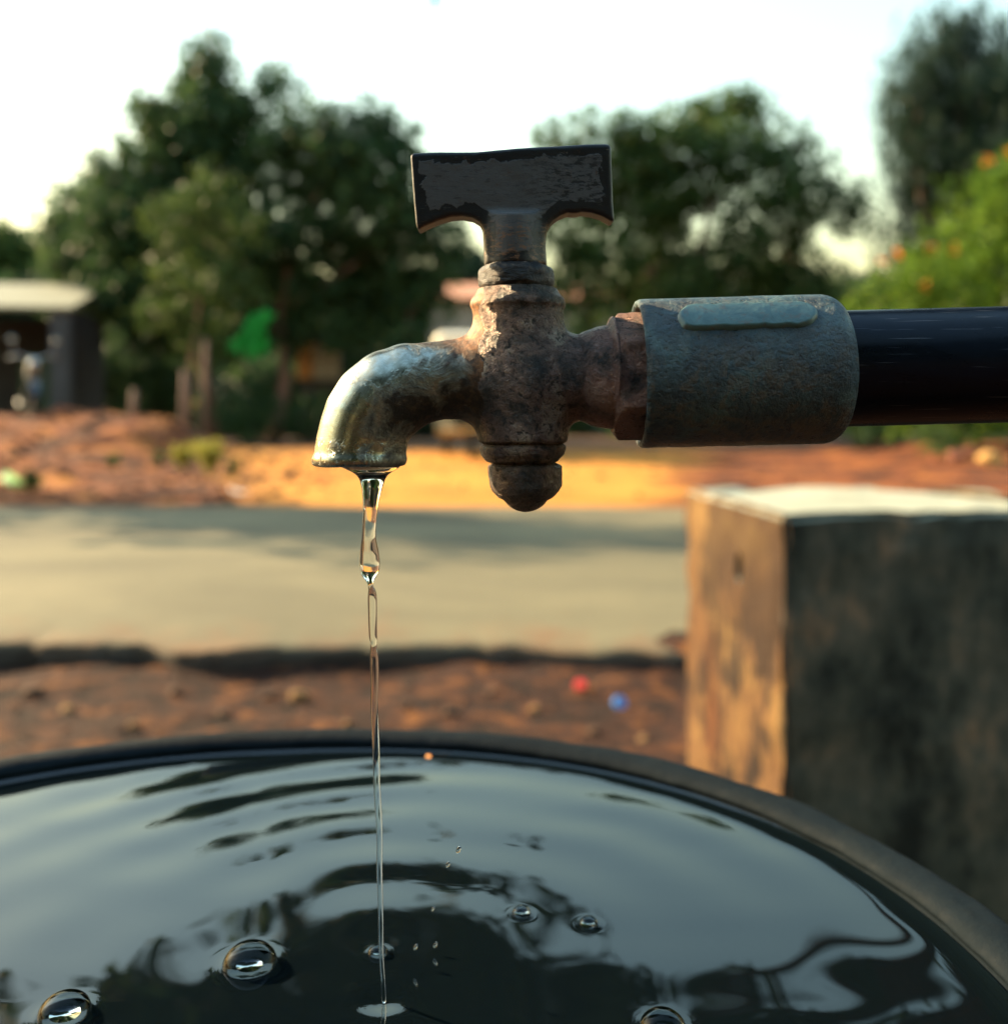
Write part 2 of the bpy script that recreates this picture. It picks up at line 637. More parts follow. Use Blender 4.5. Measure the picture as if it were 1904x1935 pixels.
def surface_nets(G, o):
    u0, d0, w0, h = o
    s = G < 0
    nx, ny, nz = G.shape
    cs = np.zeros((nx - 1, ny - 1, nz - 1), int)
    acc = np.zeros((nx - 1, ny - 1, nz - 1, 3)); cnt = np.zeros((nx - 1, ny - 1, nz - 1))
    corner = [(i, j, k) for i in (0, 1) for j in (0, 1) for k in (0, 1)]
    sl = lambda i, j, k: (slice(i, nx - 1 + i), slice(j, ny - 1 + j), slice(k, nz - 1 + k))
    for i, j, k in corner:
        cs += s[sl(i, j, k)]
    active = (cs > 0) & (cs < 8)
    for a in corner:
        for ax in range(3):
            if a[ax]:
                continue
            b = list(a); b[ax] = 1
            va, vb = G[sl(*a)], G[sl(*b)]
            cr = ((va < 0) != (vb < 0)) & active
            tt = np.where(cr, va / np.where(va - vb == 0, 1, va - vb), 0)
            for q in range(3):
                acc[..., q] += np.where(cr, a[q] + (tt if q == ax else 0), 0)
            cnt += cr
    I = np.argwhere(active)
    vid = -np.ones(active.shape, int)
    vid[active] = np.arange(len(I))
    Vv = (I + acc[active] / cnt[active][:, None]) * h + np.array([u0, d0, w0])
    Fq = []
    for ax in range(3):
        b, c = (ax + 1) % 3, (ax + 2) % 3
        lo = [slice(1, -1)] * 3; lo[ax] = slice(0, -1)
        hi_ = [slice(1, -1)] * 3; hi_[ax] = slice(1, None)
        A, B = s[tuple(lo)], s[tuple(hi_)]
        for flip, mask in ((False, A & ~B), (True, ~A & B)):
            E_ = np.argwhere(mask)
            if not len(E_):
                continue
            base = E_.copy()
            base[:, b] += 1; base[:, c] += 1
            def g(ob, oc):
                q = base.copy(); q[:, b] += ob; q[:, c] += oc
                return vid[q[:, 0], q[:, 1], q[:, 2]]
            quad = np.stack([g(-1, -1), g(0, -1), g(0, 0), g(-1, 0)], -1)
            Fq.append(quad[:, ::-1] if flip else quad)
    return Vv, np.concatenate(Fq)


def tapify(Vmm):
    W_ = np.empty_like(Vmm)
    W_[:, 0] = Vmm[:, 0] * 1e-3
    W_[:, 1] = D0 + Vmm[:, 1] * 1e-3
    W_[:, 2] = H + Vmm[:, 2] * 1e-3
    return W_


def n3(V_, sc, seed):
    return (fbm(V_[:, 0] * sc + V_[:, 1] * sc * 0.6, V_[:, 2] * sc - V_[:, 1] * sc * 0.7, seed, 3))


# ---- metal and paint of the tap; coordinates in metres, world aligned
def tap_base(t):
    tcn = t.coord(scale=(1000, 1000, 1000))    # millimetres
    return tcn


def mat_body():
    t = MT('pitted_brass', 0.6, 0.25)
    mm = tap_base(t)
    n1 = t.noise(0.16, 6, 0.62, mm, 0.4)
    n2 = t.noise(0.75, 7, 0.75, mm, 0.5)
    n4 = t.noise(2.2, 5, 0.75, mm, 0.4)
    c = t.ramp(n1, [(0.37, (0.018, 0.013, 0.010)), (0.45, (0.085, 0.054, 0.041)), (0.54, (0.19, 0.115, 0.090)), (0.64, (0.33, 0.25, 0.19))])
    c = t.mix(t.ramp(n2, [(0.40, 0.92), (0.50, 0.0)]), c, (0.008, 0.008, 0.007))
    c = t.mix(t.math('MULTIPLY', t.ramp(n2, [(0.60, 0.0), (0.72, 1.0)]), 0.6), c, (0.25, 0.20, 0.15))
    p = t.xyz()
    # rust and grime crusted round the lower rings
    low = t.math('ADD', t.math('MULTIPLY', t.math('SUBTRACT', H - 0.004, p[2]), 90.0), t.math('MULTIPLY', t.math('SUBTRACT', n1, 0.5), 3.5))
    c = t.mix(t.math('MULTIPLY', t.ramp(low, [(0.2, 0.0), (1.0, 1.0)]), 0.45), c, (0.07, 0.052, 0.034))
    t.color(c)
    t.rough(t.ramp(n2, [(0.35, 0.6), (0.6, 0.24)]))
    pk = t.math('MULTIPLY', t.ramp(t.math('MULTIPLY', t.math('ADD', p[0], -0.011), 90.0), [(0.0, 0.0), (0.6, 1.0)]), t.ramp(n1, [(0.38, 0.0), (0.55, 0.75)]))
    t.color(t.mix(pk, c, (0.36, 0.19, 0.145)))
    t.metal(t.ramp(n1, [(0.45, 0.15), (0.62, 0.7)]))
    t.bump(n4, 0.7, 0.0006)
    t.bump(n2, 0.9, 0.0016)
    return t.m


def mat_spout():
    t = MT('worn_chrome', 0.25, 1.0)
    mm = tap_base(t)
    p = t.xyz()
    n1 = t.noise(0.14, 6, 0.65, mm, 0.5)
    n2 = t.noise(0.6, 6, 0.7, mm, 0.3)
    n4 = t.noise(2.2, 5, 0.75, mm)
    scr = t.noise(1.5, 4, 0.6, t.coord(scale=(350, 350, 2600)))
    chrome = t.ramp(n2, [(0.3, (0.22, 0.21, 0.16)), (0.6, (0.41, 0.405, 0.33))])
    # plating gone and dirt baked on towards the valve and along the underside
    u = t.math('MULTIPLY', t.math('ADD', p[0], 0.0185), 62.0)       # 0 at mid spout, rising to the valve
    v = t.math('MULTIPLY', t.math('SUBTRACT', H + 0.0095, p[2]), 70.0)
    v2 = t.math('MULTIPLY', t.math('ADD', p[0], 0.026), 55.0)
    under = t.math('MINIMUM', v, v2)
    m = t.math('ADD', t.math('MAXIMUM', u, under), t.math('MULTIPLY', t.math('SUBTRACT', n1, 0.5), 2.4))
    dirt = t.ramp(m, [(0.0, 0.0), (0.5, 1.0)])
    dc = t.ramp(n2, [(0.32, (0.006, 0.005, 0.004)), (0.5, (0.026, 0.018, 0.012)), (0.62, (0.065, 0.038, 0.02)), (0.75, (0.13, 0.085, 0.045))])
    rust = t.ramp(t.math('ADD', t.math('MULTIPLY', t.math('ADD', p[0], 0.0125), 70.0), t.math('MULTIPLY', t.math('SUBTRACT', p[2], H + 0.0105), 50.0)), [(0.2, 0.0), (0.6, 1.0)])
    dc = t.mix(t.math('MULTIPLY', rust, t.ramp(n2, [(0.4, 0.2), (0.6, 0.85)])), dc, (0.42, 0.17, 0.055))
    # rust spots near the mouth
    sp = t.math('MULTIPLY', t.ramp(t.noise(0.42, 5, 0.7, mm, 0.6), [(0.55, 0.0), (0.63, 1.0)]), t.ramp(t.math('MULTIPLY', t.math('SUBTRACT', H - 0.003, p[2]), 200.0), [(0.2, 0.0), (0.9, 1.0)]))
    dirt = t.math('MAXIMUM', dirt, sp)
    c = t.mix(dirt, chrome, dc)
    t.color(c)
    t.metal(t.mixf(dirt, 1.0, 0.15))
    r = t.mixf(dirt, t.ramp(n2, [(0.3, 0.36), (0.7, 0.2)]), 0.62)
    t.rough(r)
    t.bump(t.math('MULTIPLY', n4, t.mixf(dirt, 0.08, 1.0)), 0.30, 0.0003)
    t.bump(scr, 0.10, 0.0001)
    t.bump(t.math('MULTIPLY', n2, t.mixf(dirt, 0.03, 1.0)), 0.45, 0.0006)
    return t.m


def mat_handle():
    t = MT('chipped_dark_paint', 0.5, 0.0)
    mm = tap_base(t)
    e = t.attr('edge')                    # mm from the outline
    n1 = t.noise(0.26, 6, 0.55, mm, 0.8)
    n2 = t.noise(1.1, 6, 0.7, t.coord(scale=(500, 1000, 1700)))
    p = t.xyz()
    lim = t.math('ADD', e, t.math('MULTIPLY', t.math('SUBTRACT', n1, 0.5), 5.5))
    paint = t.ramp(t.math('MULTIPLY', lim, 0.3), [(0.62, 0.0), (0.67, 1.0)])
    # worn specks get denser towards the right wing
    wear = t.math('MULTIPLY', t.ramp(n2, [(0.50, 0.0), (0.56, 1.0)]), t.ramp(t.math('MULTIPLY', t.math('ADD', p[0], 0.006), 45.0), [(0.3, 0.0), (0.75, 0.85)]))
    paint = t.math('MULTIPLY', paint, t.math('SUBTRACT', 1.0, wear))
    c = t.mix(paint, (0.006, 0.007, 0.010), (0.085, 0.085, 0.088))
    # bare copper showing on the stem
    s = t.math('MULTIPLY', t.ramp(t.math('MULTIPLY', t.math('SUBTRACT', H + 0.0375, p[2]), 120.0), [(0.0, 0.0), (0.5, 1.0)]), t.ramp(n2, [(0.5, 0.0), (0.58, 1.0)]))
    s = t.math('MULTIPLY', s, t.ramp(n1, [(0.42, 0.0), (0.55, 1.0)]))
    c = t.mix(s, c, (0.22, 0.11, 0.06))
    sc2 = t.noise(0.8, 7, 0.75, t.coord(scale=(380, 1000, 1500)), 0.4)
    c = t.mix(t.math('MULTIPLY', t.ramp(sc2, [(0.56, 0.0), (0.60, 1.0)]), 0.55), c, (0.012, 0.012, 0.014))
    c = t.mix(t.math('MULTIPLY', t.ramp(sc2, [(0.32, 1.0), (0.37, 0.0)]), 0.7), c, (0.20, 0.17, 0.14))
    rs = t.ramp(t.noise(0.5, 7, 0.75, mm, 0.5), [(0.60, 0.0), (0.66, 1.0)])
    c = t.mix(t.math('MULTIPLY', rs, 0.6), c, (0.09, 0.04, 0.02))
    t.color(c)
    t.rough(t.mixf(paint, 0.42, 0.58))
    t.bump(paint, 0.35, 0.0002)
    t.bump(n2, 0.3, 0.00025)
    return t.m


def mat_nut():
    t = MT('grimy_dark_brass', 0.5, 0.3)
    mm = tap_base(t)
    n2 = t.noise(0.55, 6, 0.7, t.coord(scale=(700, 700, 1600)), 0.4)
    c = t.ramp(n2, [(0.34, (0.005, 0.005, 0.006)), (0.52, (0.018, 0.015, 0.014)), (0.62, (0.06, 0.042, 0.034)), (0.74, (0.22, 0.19, 0.16))])
    t.color(c)
    t.rough(t.ramp(n2, [(0.35, 0.35), (0.65, 0.6)]))
    t.bump(n2, 0.8, 0.0008)
    return t.m


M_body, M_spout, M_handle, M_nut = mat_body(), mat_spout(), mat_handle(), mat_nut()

tap = empty('water_tap', (z1(1130, 1200)[0] * 1e-3, D0, H - 0.04))
tag(tap, 'old worn brass water tap with dark T-shaped handle, dripping into the drum', 'tap')


def tap_part(name, Vw, Fq, mat, normals=None, edge=None, parent=tap):
    o = mesh_obj(name, Vw, Fq, mat, None, smooth=True)
    o.parent = parent
    o.matrix_parent_inverse = Matrix.Translation(-Vector(parent.location)) if parent.parent is None else Matrix()
    if edge is not None:
        a = o.data.attributes.new('edge', 'FLOAT', 'POINT')
        a.data.foreach_set('value', edge.astype(np.float32))
    if normals is not None:
        o.data.normals_split_custom_set_from_vertices(normals)
    return o


# --- body + spout + neck in one casting
rows_body = [(758, 902, 1303), (790, 890, 1325), (812, 874, 1346), (830, 866, 1350), (848, 866, 1350), (862, 874, 1340), (900, 884, 1338),
             (1000, 890, 1340), (1150, 895, 1345), (1300, 900, 1352), (1450, 905, 1364), (1520, 909, 1363), (1536, 914, 1356), (1544, 934, 1336), (1549, 936, 1334)]
sp = [(299, 1700, 232), (299, 1655, 232), (311, 1560, 229), (326, 1490, 228), (352, 1415, 230), (395, 1350, 232), (463, 1293, 230), (550, 1252, 218),
      (640, 1234, 205), (720, 1224, 200), (800, 1218, 204), (900, 1214, 212), (1120, 1210, 212)]
spout_pts = [(*z1(a, b), r * S1) for a, b, r in sp]
neck = [(1120, 1210, 212), (1400, 1210, 216), (1470, 1210, 213), (1530, 1208, 226), (1570, 1206, 262), (1592, 1205, 305)]
neck_pts = [(*z1(a, b), r * S1) for a, b, r in neck]
U_, D_, W_, og = grid(-39.5, 26.5, -14, 14, -13.8, 26.5, 0.33)
bodyd = sd_lathe(U_, D_, W_, rows_body)
spd = sd_sweep(U_, D_, W_, spout_pts)
nkd = sd_sweep(U_, D_, W_, neck_pts)
out_w = z1(0, 1652)[1]
spd = np.maximum(spd, out_w + 0.15 * np.cos((U_ + 27) * 0.5) - W_)              # mouth of the spout
nkd = np.maximum(nkd, U_ - z1(1596, 0)[0])
g = smin(bodyd, spd, 4.6)
g = smin(g, nkd, 3.2)
lip = np.sqrt((np.sqrt((U_ - z1(303, 0)[0]) ** 2 + D_ ** 2) - 7.9) ** 2 + (W_ - out_w - 1.0) ** 2) - 0.9   # rolled lip
g = smin(g, lip, 0.8)
bore = np.sqrt((U_ - spout_pts[0][0]) ** 2 + D_ ** 2) - 6.4
bore = np.maximum(bore, W_ - (out_w + 9.0))
g = np.maximum(g, -bore)
g = np.maximum(g, z1(0, 1549)[1] - W_ - 1e3 * (U_ < -10))                       # the plug starts below
Vb, Fb = surface_nets(g, og)
lump = n3(Vb, 0.5, 61) * 0.14 + n3(Vb, 0.16, 62) * 0.22
Vw = tapify(Vb)
tmp = mesh_obj('tmp', Vw, Fb, None, smooth=True)
nr = np.empty(len(Vw) * 3, np.float32)
tmp.data.vertices.foreach_get('normal', nr)
nr = nr.reshape(-1, 3)
amp = (0.06 + 0.94 * smooth01(-20, -11, Vb[:, 0])) * lump * 1e-3
Vw = Vw + nr * amp[:, None]
tmp.data.vertices.foreach_set('co', Vw.astype(np.float32).ravel()); tmp.data.update()
tmp.data.vertices.foreach_get('normal', nr.ravel())
nr2 = np.empty(len(Vw) * 3, np.float32); tmp.data.vertices.foreach_get('normal', nr2); nr2 = nr2.reshape(-1, 3)
bpy.data.objects.remove(tmp)
cen = Vb[Fb].mean(1)
cut_u = z1(925, 0)[0] + 0.5 * np.sin(cen[:, 2] * 0.9)
is_sp = cen[:, 0] < cut_u


def submesh(mask):
    f = Fb[mask]
    used, inv = np.unique(f, return_inverse=True)
    return Vw[used], inv.reshape(f.shape), nr2[used]


v_, f_, n_ = submesh(~is_sp)
tap_part('valve_body', v_, f_, M_body, n_)
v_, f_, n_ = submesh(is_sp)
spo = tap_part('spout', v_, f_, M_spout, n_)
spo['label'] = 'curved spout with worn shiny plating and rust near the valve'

# --- handle
hp = [(568, 95), (582, 82), (700, 77), (900, 77), (1100, 62), (1300, 48), (1450, 38), (1558, 36), (1575, 50), (1580, 200), (1585, 330), (1592, 428),
      (1575, 424), (1530, 398), (1480, 382), (1430, 376), (1404, 384), (1378, 384), (1360, 380), (1320, 396), (1285, 420), (1258, 455), (1243, 500), (1240, 560), (1245, 640), (948, 640),
      (942, 520), (935, 465), (915, 430), (880, 408), (830, 398), (770, 402), (710, 420), (650, 445), (604, 468), (595, 440), (585, 330), (575, 200)]
poly = [z1(*q) for q in hp]
U_, D_, W_, og = grid(-19, 22, -7, 7, 27.5, 52, 0.30)
pd = sd_poly(U_[:, 0, :], W_[:, 0, :], poly)[:, None, :] * np.ones((1, U_.shape[1], 1))
thick = 2.7 + 0.5 * np.exp(-((U_ - 2.5) / 6) ** 2)
q1 = np.maximum(pd + 0.6, 0); q2 = np.maximum(np.abs(D_) - thick + 0.6, 0)
ex = np.sqrt(q1 ** 2 + q2 ** 2) + np.minimum(np.maximum(pd + 0.6, np.abs(D_) - thick + 0.6), 0) - 0.6
stem = sd_lathe(U_, D_, W_, [(395, 950, 1225), (480, 945, 1236), (560, 946, 1238), (642, 948, 1244)])
hd = smin(ex, stem, 1.6)
Vh, Fh = surface_nets(hd, og)
edge = -sd_poly(Vh[:, 0], Vh[:, 2], poly)
edge = edge - np.where(np.abs(Vh[:, 1]) < 2.0, 2.5, 0)
Vh = Vh + np.stack([np.zeros(len(Vh)), n3(Vh, 0.35, 65) * 0.10, np.zeros(len(Vh))], -1)
hd_o = tap_part('handle', tapify(Vh), Fh, M_handle, None, edge)
hd_o['label'] = 'flat T-shaped handle with chipped dark grey paint'

# --- gland nut under the handle
U_, D_, W_, og = grid(-7, 11, -8.5, 8.5, 22.5, 30, 0.26)
nutd = sd_lathe(U_, D_, W_, [(628, 955, 1240), (640, 948, 1252), (652, 925, 1275), (668, 908, 1288), (690, 905, 1291), (738, 905, 1294), (752, 915, 1288), (764, 920, 1285), (772, 935, 1270)])
ang = np.arctan2(D_, U_ - z1(1100, 0)[0])
Vn, Fn = surface_nets(nutd, og)
Vn = Vn + np.stack([n3(Vn, 0.55, 71), n3(Vn, 0.5, 72), n3(Vn, 0.6, 73)], -1) * 0.28
tap_part('gland_nut', tapify(Vn), Fn, M_nut)

# --- grooved ring and rounded plug below the valve
U_, D_, W_, og = grid(-6, 14, -9.5, 9.5, -19.5, -4.2, 0.28)
ringd = sd_lathe(U_, D_, W_, [(1546, 940, 1330), (1552, 918, 1350), (1570, 913, 1350), (1600, 922, 1340), (1622, 938, 1323), (1636, 952, 1312), (1642, 975, 1290), (1650, 980, 1290)])
Vn, Fn = surface_nets(ringd, og)
Vn = Vn + np.stack([n3(Vn, 0.6, 75), n3(Vn, 0.6, 76), n3(Vn, 0.7, 77)], -1) * 0.22
tap_part('grooved_ring', tapify(Vn), Fn, M_body)
plugd = sd_lathe(U_, D_, W_, [(1646, 975, 1295), (1652, 958, 1318), (1662, 952, 1332), (1700, 954, 1336), (1760, 962, 1328), (1788, 975, 1313), (1815, 1003, 1292), (1822, 1012, 1284)])
dome = z1(1147, 1762)
plugd = smin(plugd, np.sqrt((U_ - dome[0]) ** 2 + D_ ** 2 + ((W_ - dome[1]) * 1.0) ** 2) - 131 * S1, 0.9)
Vn, Fn = surface_nets(plugd, og)
Vn = Vn + np.stack([n3(Vn, 0.45, 78), n3(Vn, 0.45, 79), n3(Vn, 0.6, 80)], -1) * 0.3 * np.clip((Vn[:, 2:3] + 17.5) / 3, 0.1, 1)
pl = tap_part('bottom_plug', tapify(Vn), Fn, M_body)
# water hanging from the plug
# --- hexagonal collar screwed into the coupler
U_, D_, W_, og = grid(z1(1575, 0)[0], z1(1790, 0)[0], -13.5, 13.5, -5.5, 21.5, 0.30)
cw = z1(0, 1203)[1] + (U_ - z1(1660, 0)[0]) * 0.027
hexr = 12.2 * math.cos(math.pi / 6)
hx = np.full(U_.shape, -1e9)
for k in range(3):
    a = math.pi / 3 * k
    hx = np.maximum(hx, np.abs(D_ * math.cos(a) + (W_ - cw) * math.sin(a)) - hexr)
rr = np.sqrt(D_ ** 2 + (W_ - cw) ** 2)
hx = np.maximum(hx, rr - 12.05)
x0 = z1(1583, 0)[0]
hx = np.maximum(hx, x0 + np.maximum(rr - 10.4, 0) * 0.75 - U_)
hx = np.maximum(hx, U_ - z1(1780, 0)[0])
Vn, Fn = surface_nets(hx, og)
Vn = Vn + np.stack([n3(Vn, 0.4, 81) * 0.3, n3(Vn, 0.5, 82), n3(Vn, 0.5, 83)], -1) * 0.20
tap_part('hex_collar', tapify(Vn), Fn, M_body)

# ================================================================== PIPE AND COUPLER
def mat_coupler():
    t = MT('grey_blue_plastic', 0.45, 0.0, spec=0.5)
    mm = tap_base(t)
    n1 = t.noise(0.10, 6, 0.6, mm, 0.5)
    n2 = t.noise(0.55, 6, 0.7, mm, 0.2)
    n4 = t.noise(1.8, 4, 0.7, mm)
    v = t.voro(0.75, mm)
    c = t.ramp(n1, [(0.34, (0.006, 0.018, 0.030)), (0.52, (0.022, 0.055, 0.073)), (0.68, (0.070, 0.145, 0.158))])
    n5 = t.noise(0.22, 7, 0.7, mm, 0.9)
    grime = t.math('MULTIPLY', t.ramp(n5, [(0.47, 0.0), (0.56, 1.0)]), t.ramp(n2, [(0.40, 0.3), (0.54, 1.0)]))
    pz = t.xyz()[2]
    washed = t.ramp(t.math('MULTIPLY', t.math('SUBTRACT', pz, H + 0.006), 100.0), [(0.1, 1.0), (0.75, 0.22)])
    c = t.mix(t.math('MULTIPLY', t.math('MULTIPLY', grime, washed), 0.6), c, (0.125, 0.09, 0.055))
    c = t.mix(t.math('MULTIPLY', t.ramp(n2, [(0.36, 1.0), (0.44, 0.0)]), 0.8), c, (0.006, 0.009, 0.012))
    drips = t.ramp(t.noise(0.30, 4, 0.6, t.coord(scale=(1000, 1000, 60)), 0.6), [(0.60, 0.0), (0.66, 1.0)])
    c = t.mix(t.math('MULTIPLY', drips, 0.2), c, (0.17, 0.13, 0.09))
    t.color(c)
    t.rough(t.ramp(n2, [(0.34, 0.22), (0.62, 0.5)]))
    t.bump(t.ramp(v, [(0.0, 0.0), (0.35, 1.0)]), 0.35, 0.0005)
    t.bump(n2, 0.8, 0.0015)
    t.bump(n4, 0.25, 0.0004)
    return t.m


def mat_pipe():
    t = MT('black_pipe_plastic', 0.3, 0.0, spec=0.15)
    mm = tap_base(t)
    n1 = t.noise(0.2, 5, 0.6, t.coord(scale=(300, 1000, 1000)))
    c = t.ramp(n1, [(0.35, (0.0015, 0.003, 0.008)), (0.65, (0.0025, 0.006, 0.016))])
    scr = t.ramp(t.noise(0.9, 2, 0.5, t.coord(scale=(60, 2200, 2200))), [(0.66, 0.0), (0.69, 1.0)])
    c = t.mix(t.math('MULTIPLY', scr, 0.35), c, (0.16, 0.18, 0.22))
    dust = t.ramp(t.noise(0.5, 6, 0.7, mm), [(0.5, 0.0), (0.75, 1.0)])
    c = t.mix(t.math('MULTIPLY', dust, 0.08), c, (0.03, 0.03, 0.03))
    t.color(c)
    t.rough(t.ramp(n1, [(0.3, 0.22), (0.7, 0.36)]))
    t.bump(t.noise(0.35, 3, 0.5, t.coord(scale=(250, 1000, 1000))), 0.06, 0.0006)
    return t.m


M_coup, M_pipe = mat_coupler(), mat_pipe()
a2, b2 = z2(392, 464), z2(1205, 443)
A = Vector((a2[0] * 1e-3, D0, H + a2[1] * 1e-3)); B = Vector((b2[0] * 1e-3, D0, H + b2[1] * 1e-3))
ax = (B - A).normalized(); Lc = (B - A).length * 1000
e_front = Vector((0, -1, 0)); e_up = ax.cross(e_front) * -1
if e_up.z < 0:
    e_up = -e_up
pipe_root = empty('supply_pipe', (A.x + 0.62, D0, 0.0))
tag(pipe_root, 'black plastic water pipe with a worn blue grey coupler gripping the tap', 'pipe')


def along(name, prof, mat, parent, origin, seg=128, rough_amp=0.0, seed=90):
    """prof: (s mm along the axis, r mm)"""
    Vv, Fc = [], []
    for (s_, r_) in prof:
        for k in range(seg):
            a = 2 * math.pi * k / seg
            rr_ = r_
            if rough_amp:
                rr_ += rough_amp * float(fbm(np.array(s_ * 0.22), np.array(3 + math.sin(a) * 2.4 + 5 * math.cos(a) * 0.5), seed, 3))
            Vv.append(origin + ax * (s_ * 1e-3) + (e_front * math.cos(a) + e_up * math.sin(a)) * (rr_ * 1e-3))
    n = len(prof)
    for i in range(n - 1):
        for k in range(seg):
            k2 = (k + 1) % seg
            Fc.append((i * seg + k, (i + 1) * seg + k, (i + 1) * seg + k2, i * seg + k2))
    o = mesh_obj(name, [tuple(v) for v in Vv], Fc, mat, None, smooth=True)
    o.parent = parent
    o.matrix_parent_inverse = Matrix.Translation(-Vector(pipe_root.location))
    return o


prof = [(16, 12.35), (3, 12.4), (0.6, 12.5), (0.15, 12.9), (0.0, 13.3), (0.2, 13.75), (0.7, 14.0)]
prof += [(s_, 14.05 + 0.05 * s_ / Lc) for s_ in np.linspace(1.5, Lc - 3.6, 46)]
for k in range(1, 13):
    a = math.pi / 2 * k / 12
    prof.append((Lc - 3.6 + 3.6 * math.sin(a), 14.1 - 2.7 * (1 - math.cos(a))))
prof.append((Lc - 0.1, 10.6))
coupler = along('coupler', prof, M_coup, pipe_root, A, 128, 0.10, 91)
coupler['label'] = 'scuffed blue grey coupler sleeve with a raised oval badge'
# raised oval badge on the upper front of the sleeve
ph0, half_arc, half_len = math.radians(43), 3.3, 12.5
s0 = 18.6
nu, nv = 120, 44
Vb_, Fb_ = [], []
for i in range(nu + 1):
    for j in range(nv + 1):
        uu = -half_len - 0.5 + (2 * half_len + 1.0) * i / nu
        vv = -half_arc - 0.5 + (2 * half_arc + 1.0) * j / nv
        flat = half_len - half_arc
        d = math.hypot(max(abs(uu) - flat, 0), vv) - half_arc
        d += 0.25 * float(vnoise(np.array(uu * 0.7), np.array(vv * 0.7), 95))
        hgt = -0.35 + 1.12 * min(1, max(0, (0.15 - d) / 0.7)) ** 0.6 + 0.05 * float(fbm(np.array(uu * 0.5), np.array(vv * 0.5), 96))
        ph = ph0 + vv / 14.1
        r_ = 14.1 + hgt
        Vb_.append(A + ax * ((s0 + uu + 0.15 * vv) * 1e-3) + (e_front * math.cos(ph) + e_up * math.sin(ph)) * (r_ * 1e-3))
for i in range(nu):
    for j in range(nv):
        q = i * (nv + 1) + j
        Fb_.append((q, q + nv + 1, q + nv + 2, q + 1))
t = MT('smooth_badge_plastic', 0.42)
mmb = tap_base(t)
nb = t.noise(0.3, 6, 0.65, mmb, 0.5)
cb = t.ramp(nb, [(0.3, (0.045, 0.100, 0.105)), (0.7, (0.095, 0.180, 0.175))])
t.color(t.mix(t.math('MULTIPLY', t.ramp(t.noise(0.6, 6, 0.7, mmb), [(0.52, 0.0), (0.62, 1.0)]), 0.6), cb, (0.11, 0.085, 0.06)))
t.bump(nb, 0.4, 0.0005)
M_badge = t.m
bd = mesh_obj('oval_badge', [tuple(v) for v in Vb_], Fb_, M_badge, None, smooth=True)
bd.parent = coupler
bd.matrix_parent_inverse = Matrix.Identity(4)
bd.matrix_parent_inverse = Matrix.Identity(4)
# pipe run to the right, an elbow and a riser down to the dirt
run = 640
pp = [(-6, 10.95), (0, 10.97)] + [(s_, 10.97) for s_ in np.linspace(4, run, 60)]
pipe_o = along('pipe_run', pp, M_pipe, pipe_root, B, 96)
Eend = B + ax * (run * 1e-3)
pts = [Eend - ax * 0.02]
for k in range(0, 13):
    a = math.pi / 2 * k / 12
    pts.append(Eend + ax * (0.03 * math.sin(a)) - Vector((0, 0, 1)) * (0.03 * (1 - math.cos(a))))
pts.append(pts[-1] - Vector((0, 0, 0.02)))
el_o = tube('elbow', pts, [0.0145] * len(pts), M_coup, None, 32)
el_o.parent = pipe_root; el_o.matrix_parent_inverse = Matrix.Translation(-Vector(pipe_root.location))
ri = tube('riser', [pts[-1] + Vector((0, 0, 0.012)), Vector((pts[-1].x, pts[-1].y, -0.1))], [0.011, 0.011], M_pipe, None, 32)
ri.parent = pipe_root; ri.matrix_parent_inverse = Matrix.Translation(-Vector(pipe_root.location))

# ================================================================== DRUM AND WATER
rim_px = np.array([(0, 1431), (206, 1402), (439, 1382), (671, 1374), (921, 1384), (1179, 1418), (1386, 1464), (1541, 1524), (1696, 1604), (1799, 1665), (1904, 1738)], float)
HR = 0.1065                                   # rim below the eye
HWAT = 0.1106                                 # water below the eye
dy = rim_px[:, 1] - HY
RX, RY = (rim_px[:, 0] - HX) / dy * HR, F / dy * HR
CX, CY = -0.0535, 0.1680
th = np.arctan2(RY - CY, RX - CX); rr = np.hypot(RX - CX, RY - CY)
Am = np.stack([np.ones_like(th), np.cos(2 * th), np.sin(2 * th), np.cos(3 * th), np.sin(3 * th)], -1)
# out-of-round plastic drum: regularised fit
lam = np.diag([0, 0.02, 0.02, 0.2, 0.2])
cf = np.linalg.solve(Am.T @ Am + lam, Am.T @ rr)


def drum_r(a):
    return cf[0] + cf[1] * np.cos(2 * a) + cf[2] * np.sin(2 * a) + cf[3] * np.cos(3 * a) + cf[4] * np.sin(3 * a)


drum = empty('water_drum', (CX, CY, 0))
tag(drum, 'black plastic drum brimming with water under the dripping tap', 'drum')


def drum_shell(name, prof, mat, seg=360, amp=0.0, seed=0):
    """prof: (offset from the rim radius, height)"""
    an = np.linspace(0, 2 * math.pi, seg, endpoint=False)
    R0 = drum_r(an)
    L = []
    for (o, z) in prof:
        w = amp * fbm(np.cos(an) * 9 + o * 300, np.sin(an) * 9 + z * 200, seed, 4)
        r = R0 + o + w
        L.append(np.stack([r * np.cos(an), r * np.sin(an), np.full(seg, z) + w * 0.6], -1))
    n = len(prof)
    Vv = np.concatenate(L)
    ii = np.arange(n * seg).reshape(n, seg)
    Qq = np.stack([ii[:-1], np.roll(ii[:-1], -1, 1), np.roll(ii[1:], -1, 1), ii[1:]], -1).reshape(-1, 4)
    return mesh_obj(name, Vv, Qq, mat, drum, smooth=True)


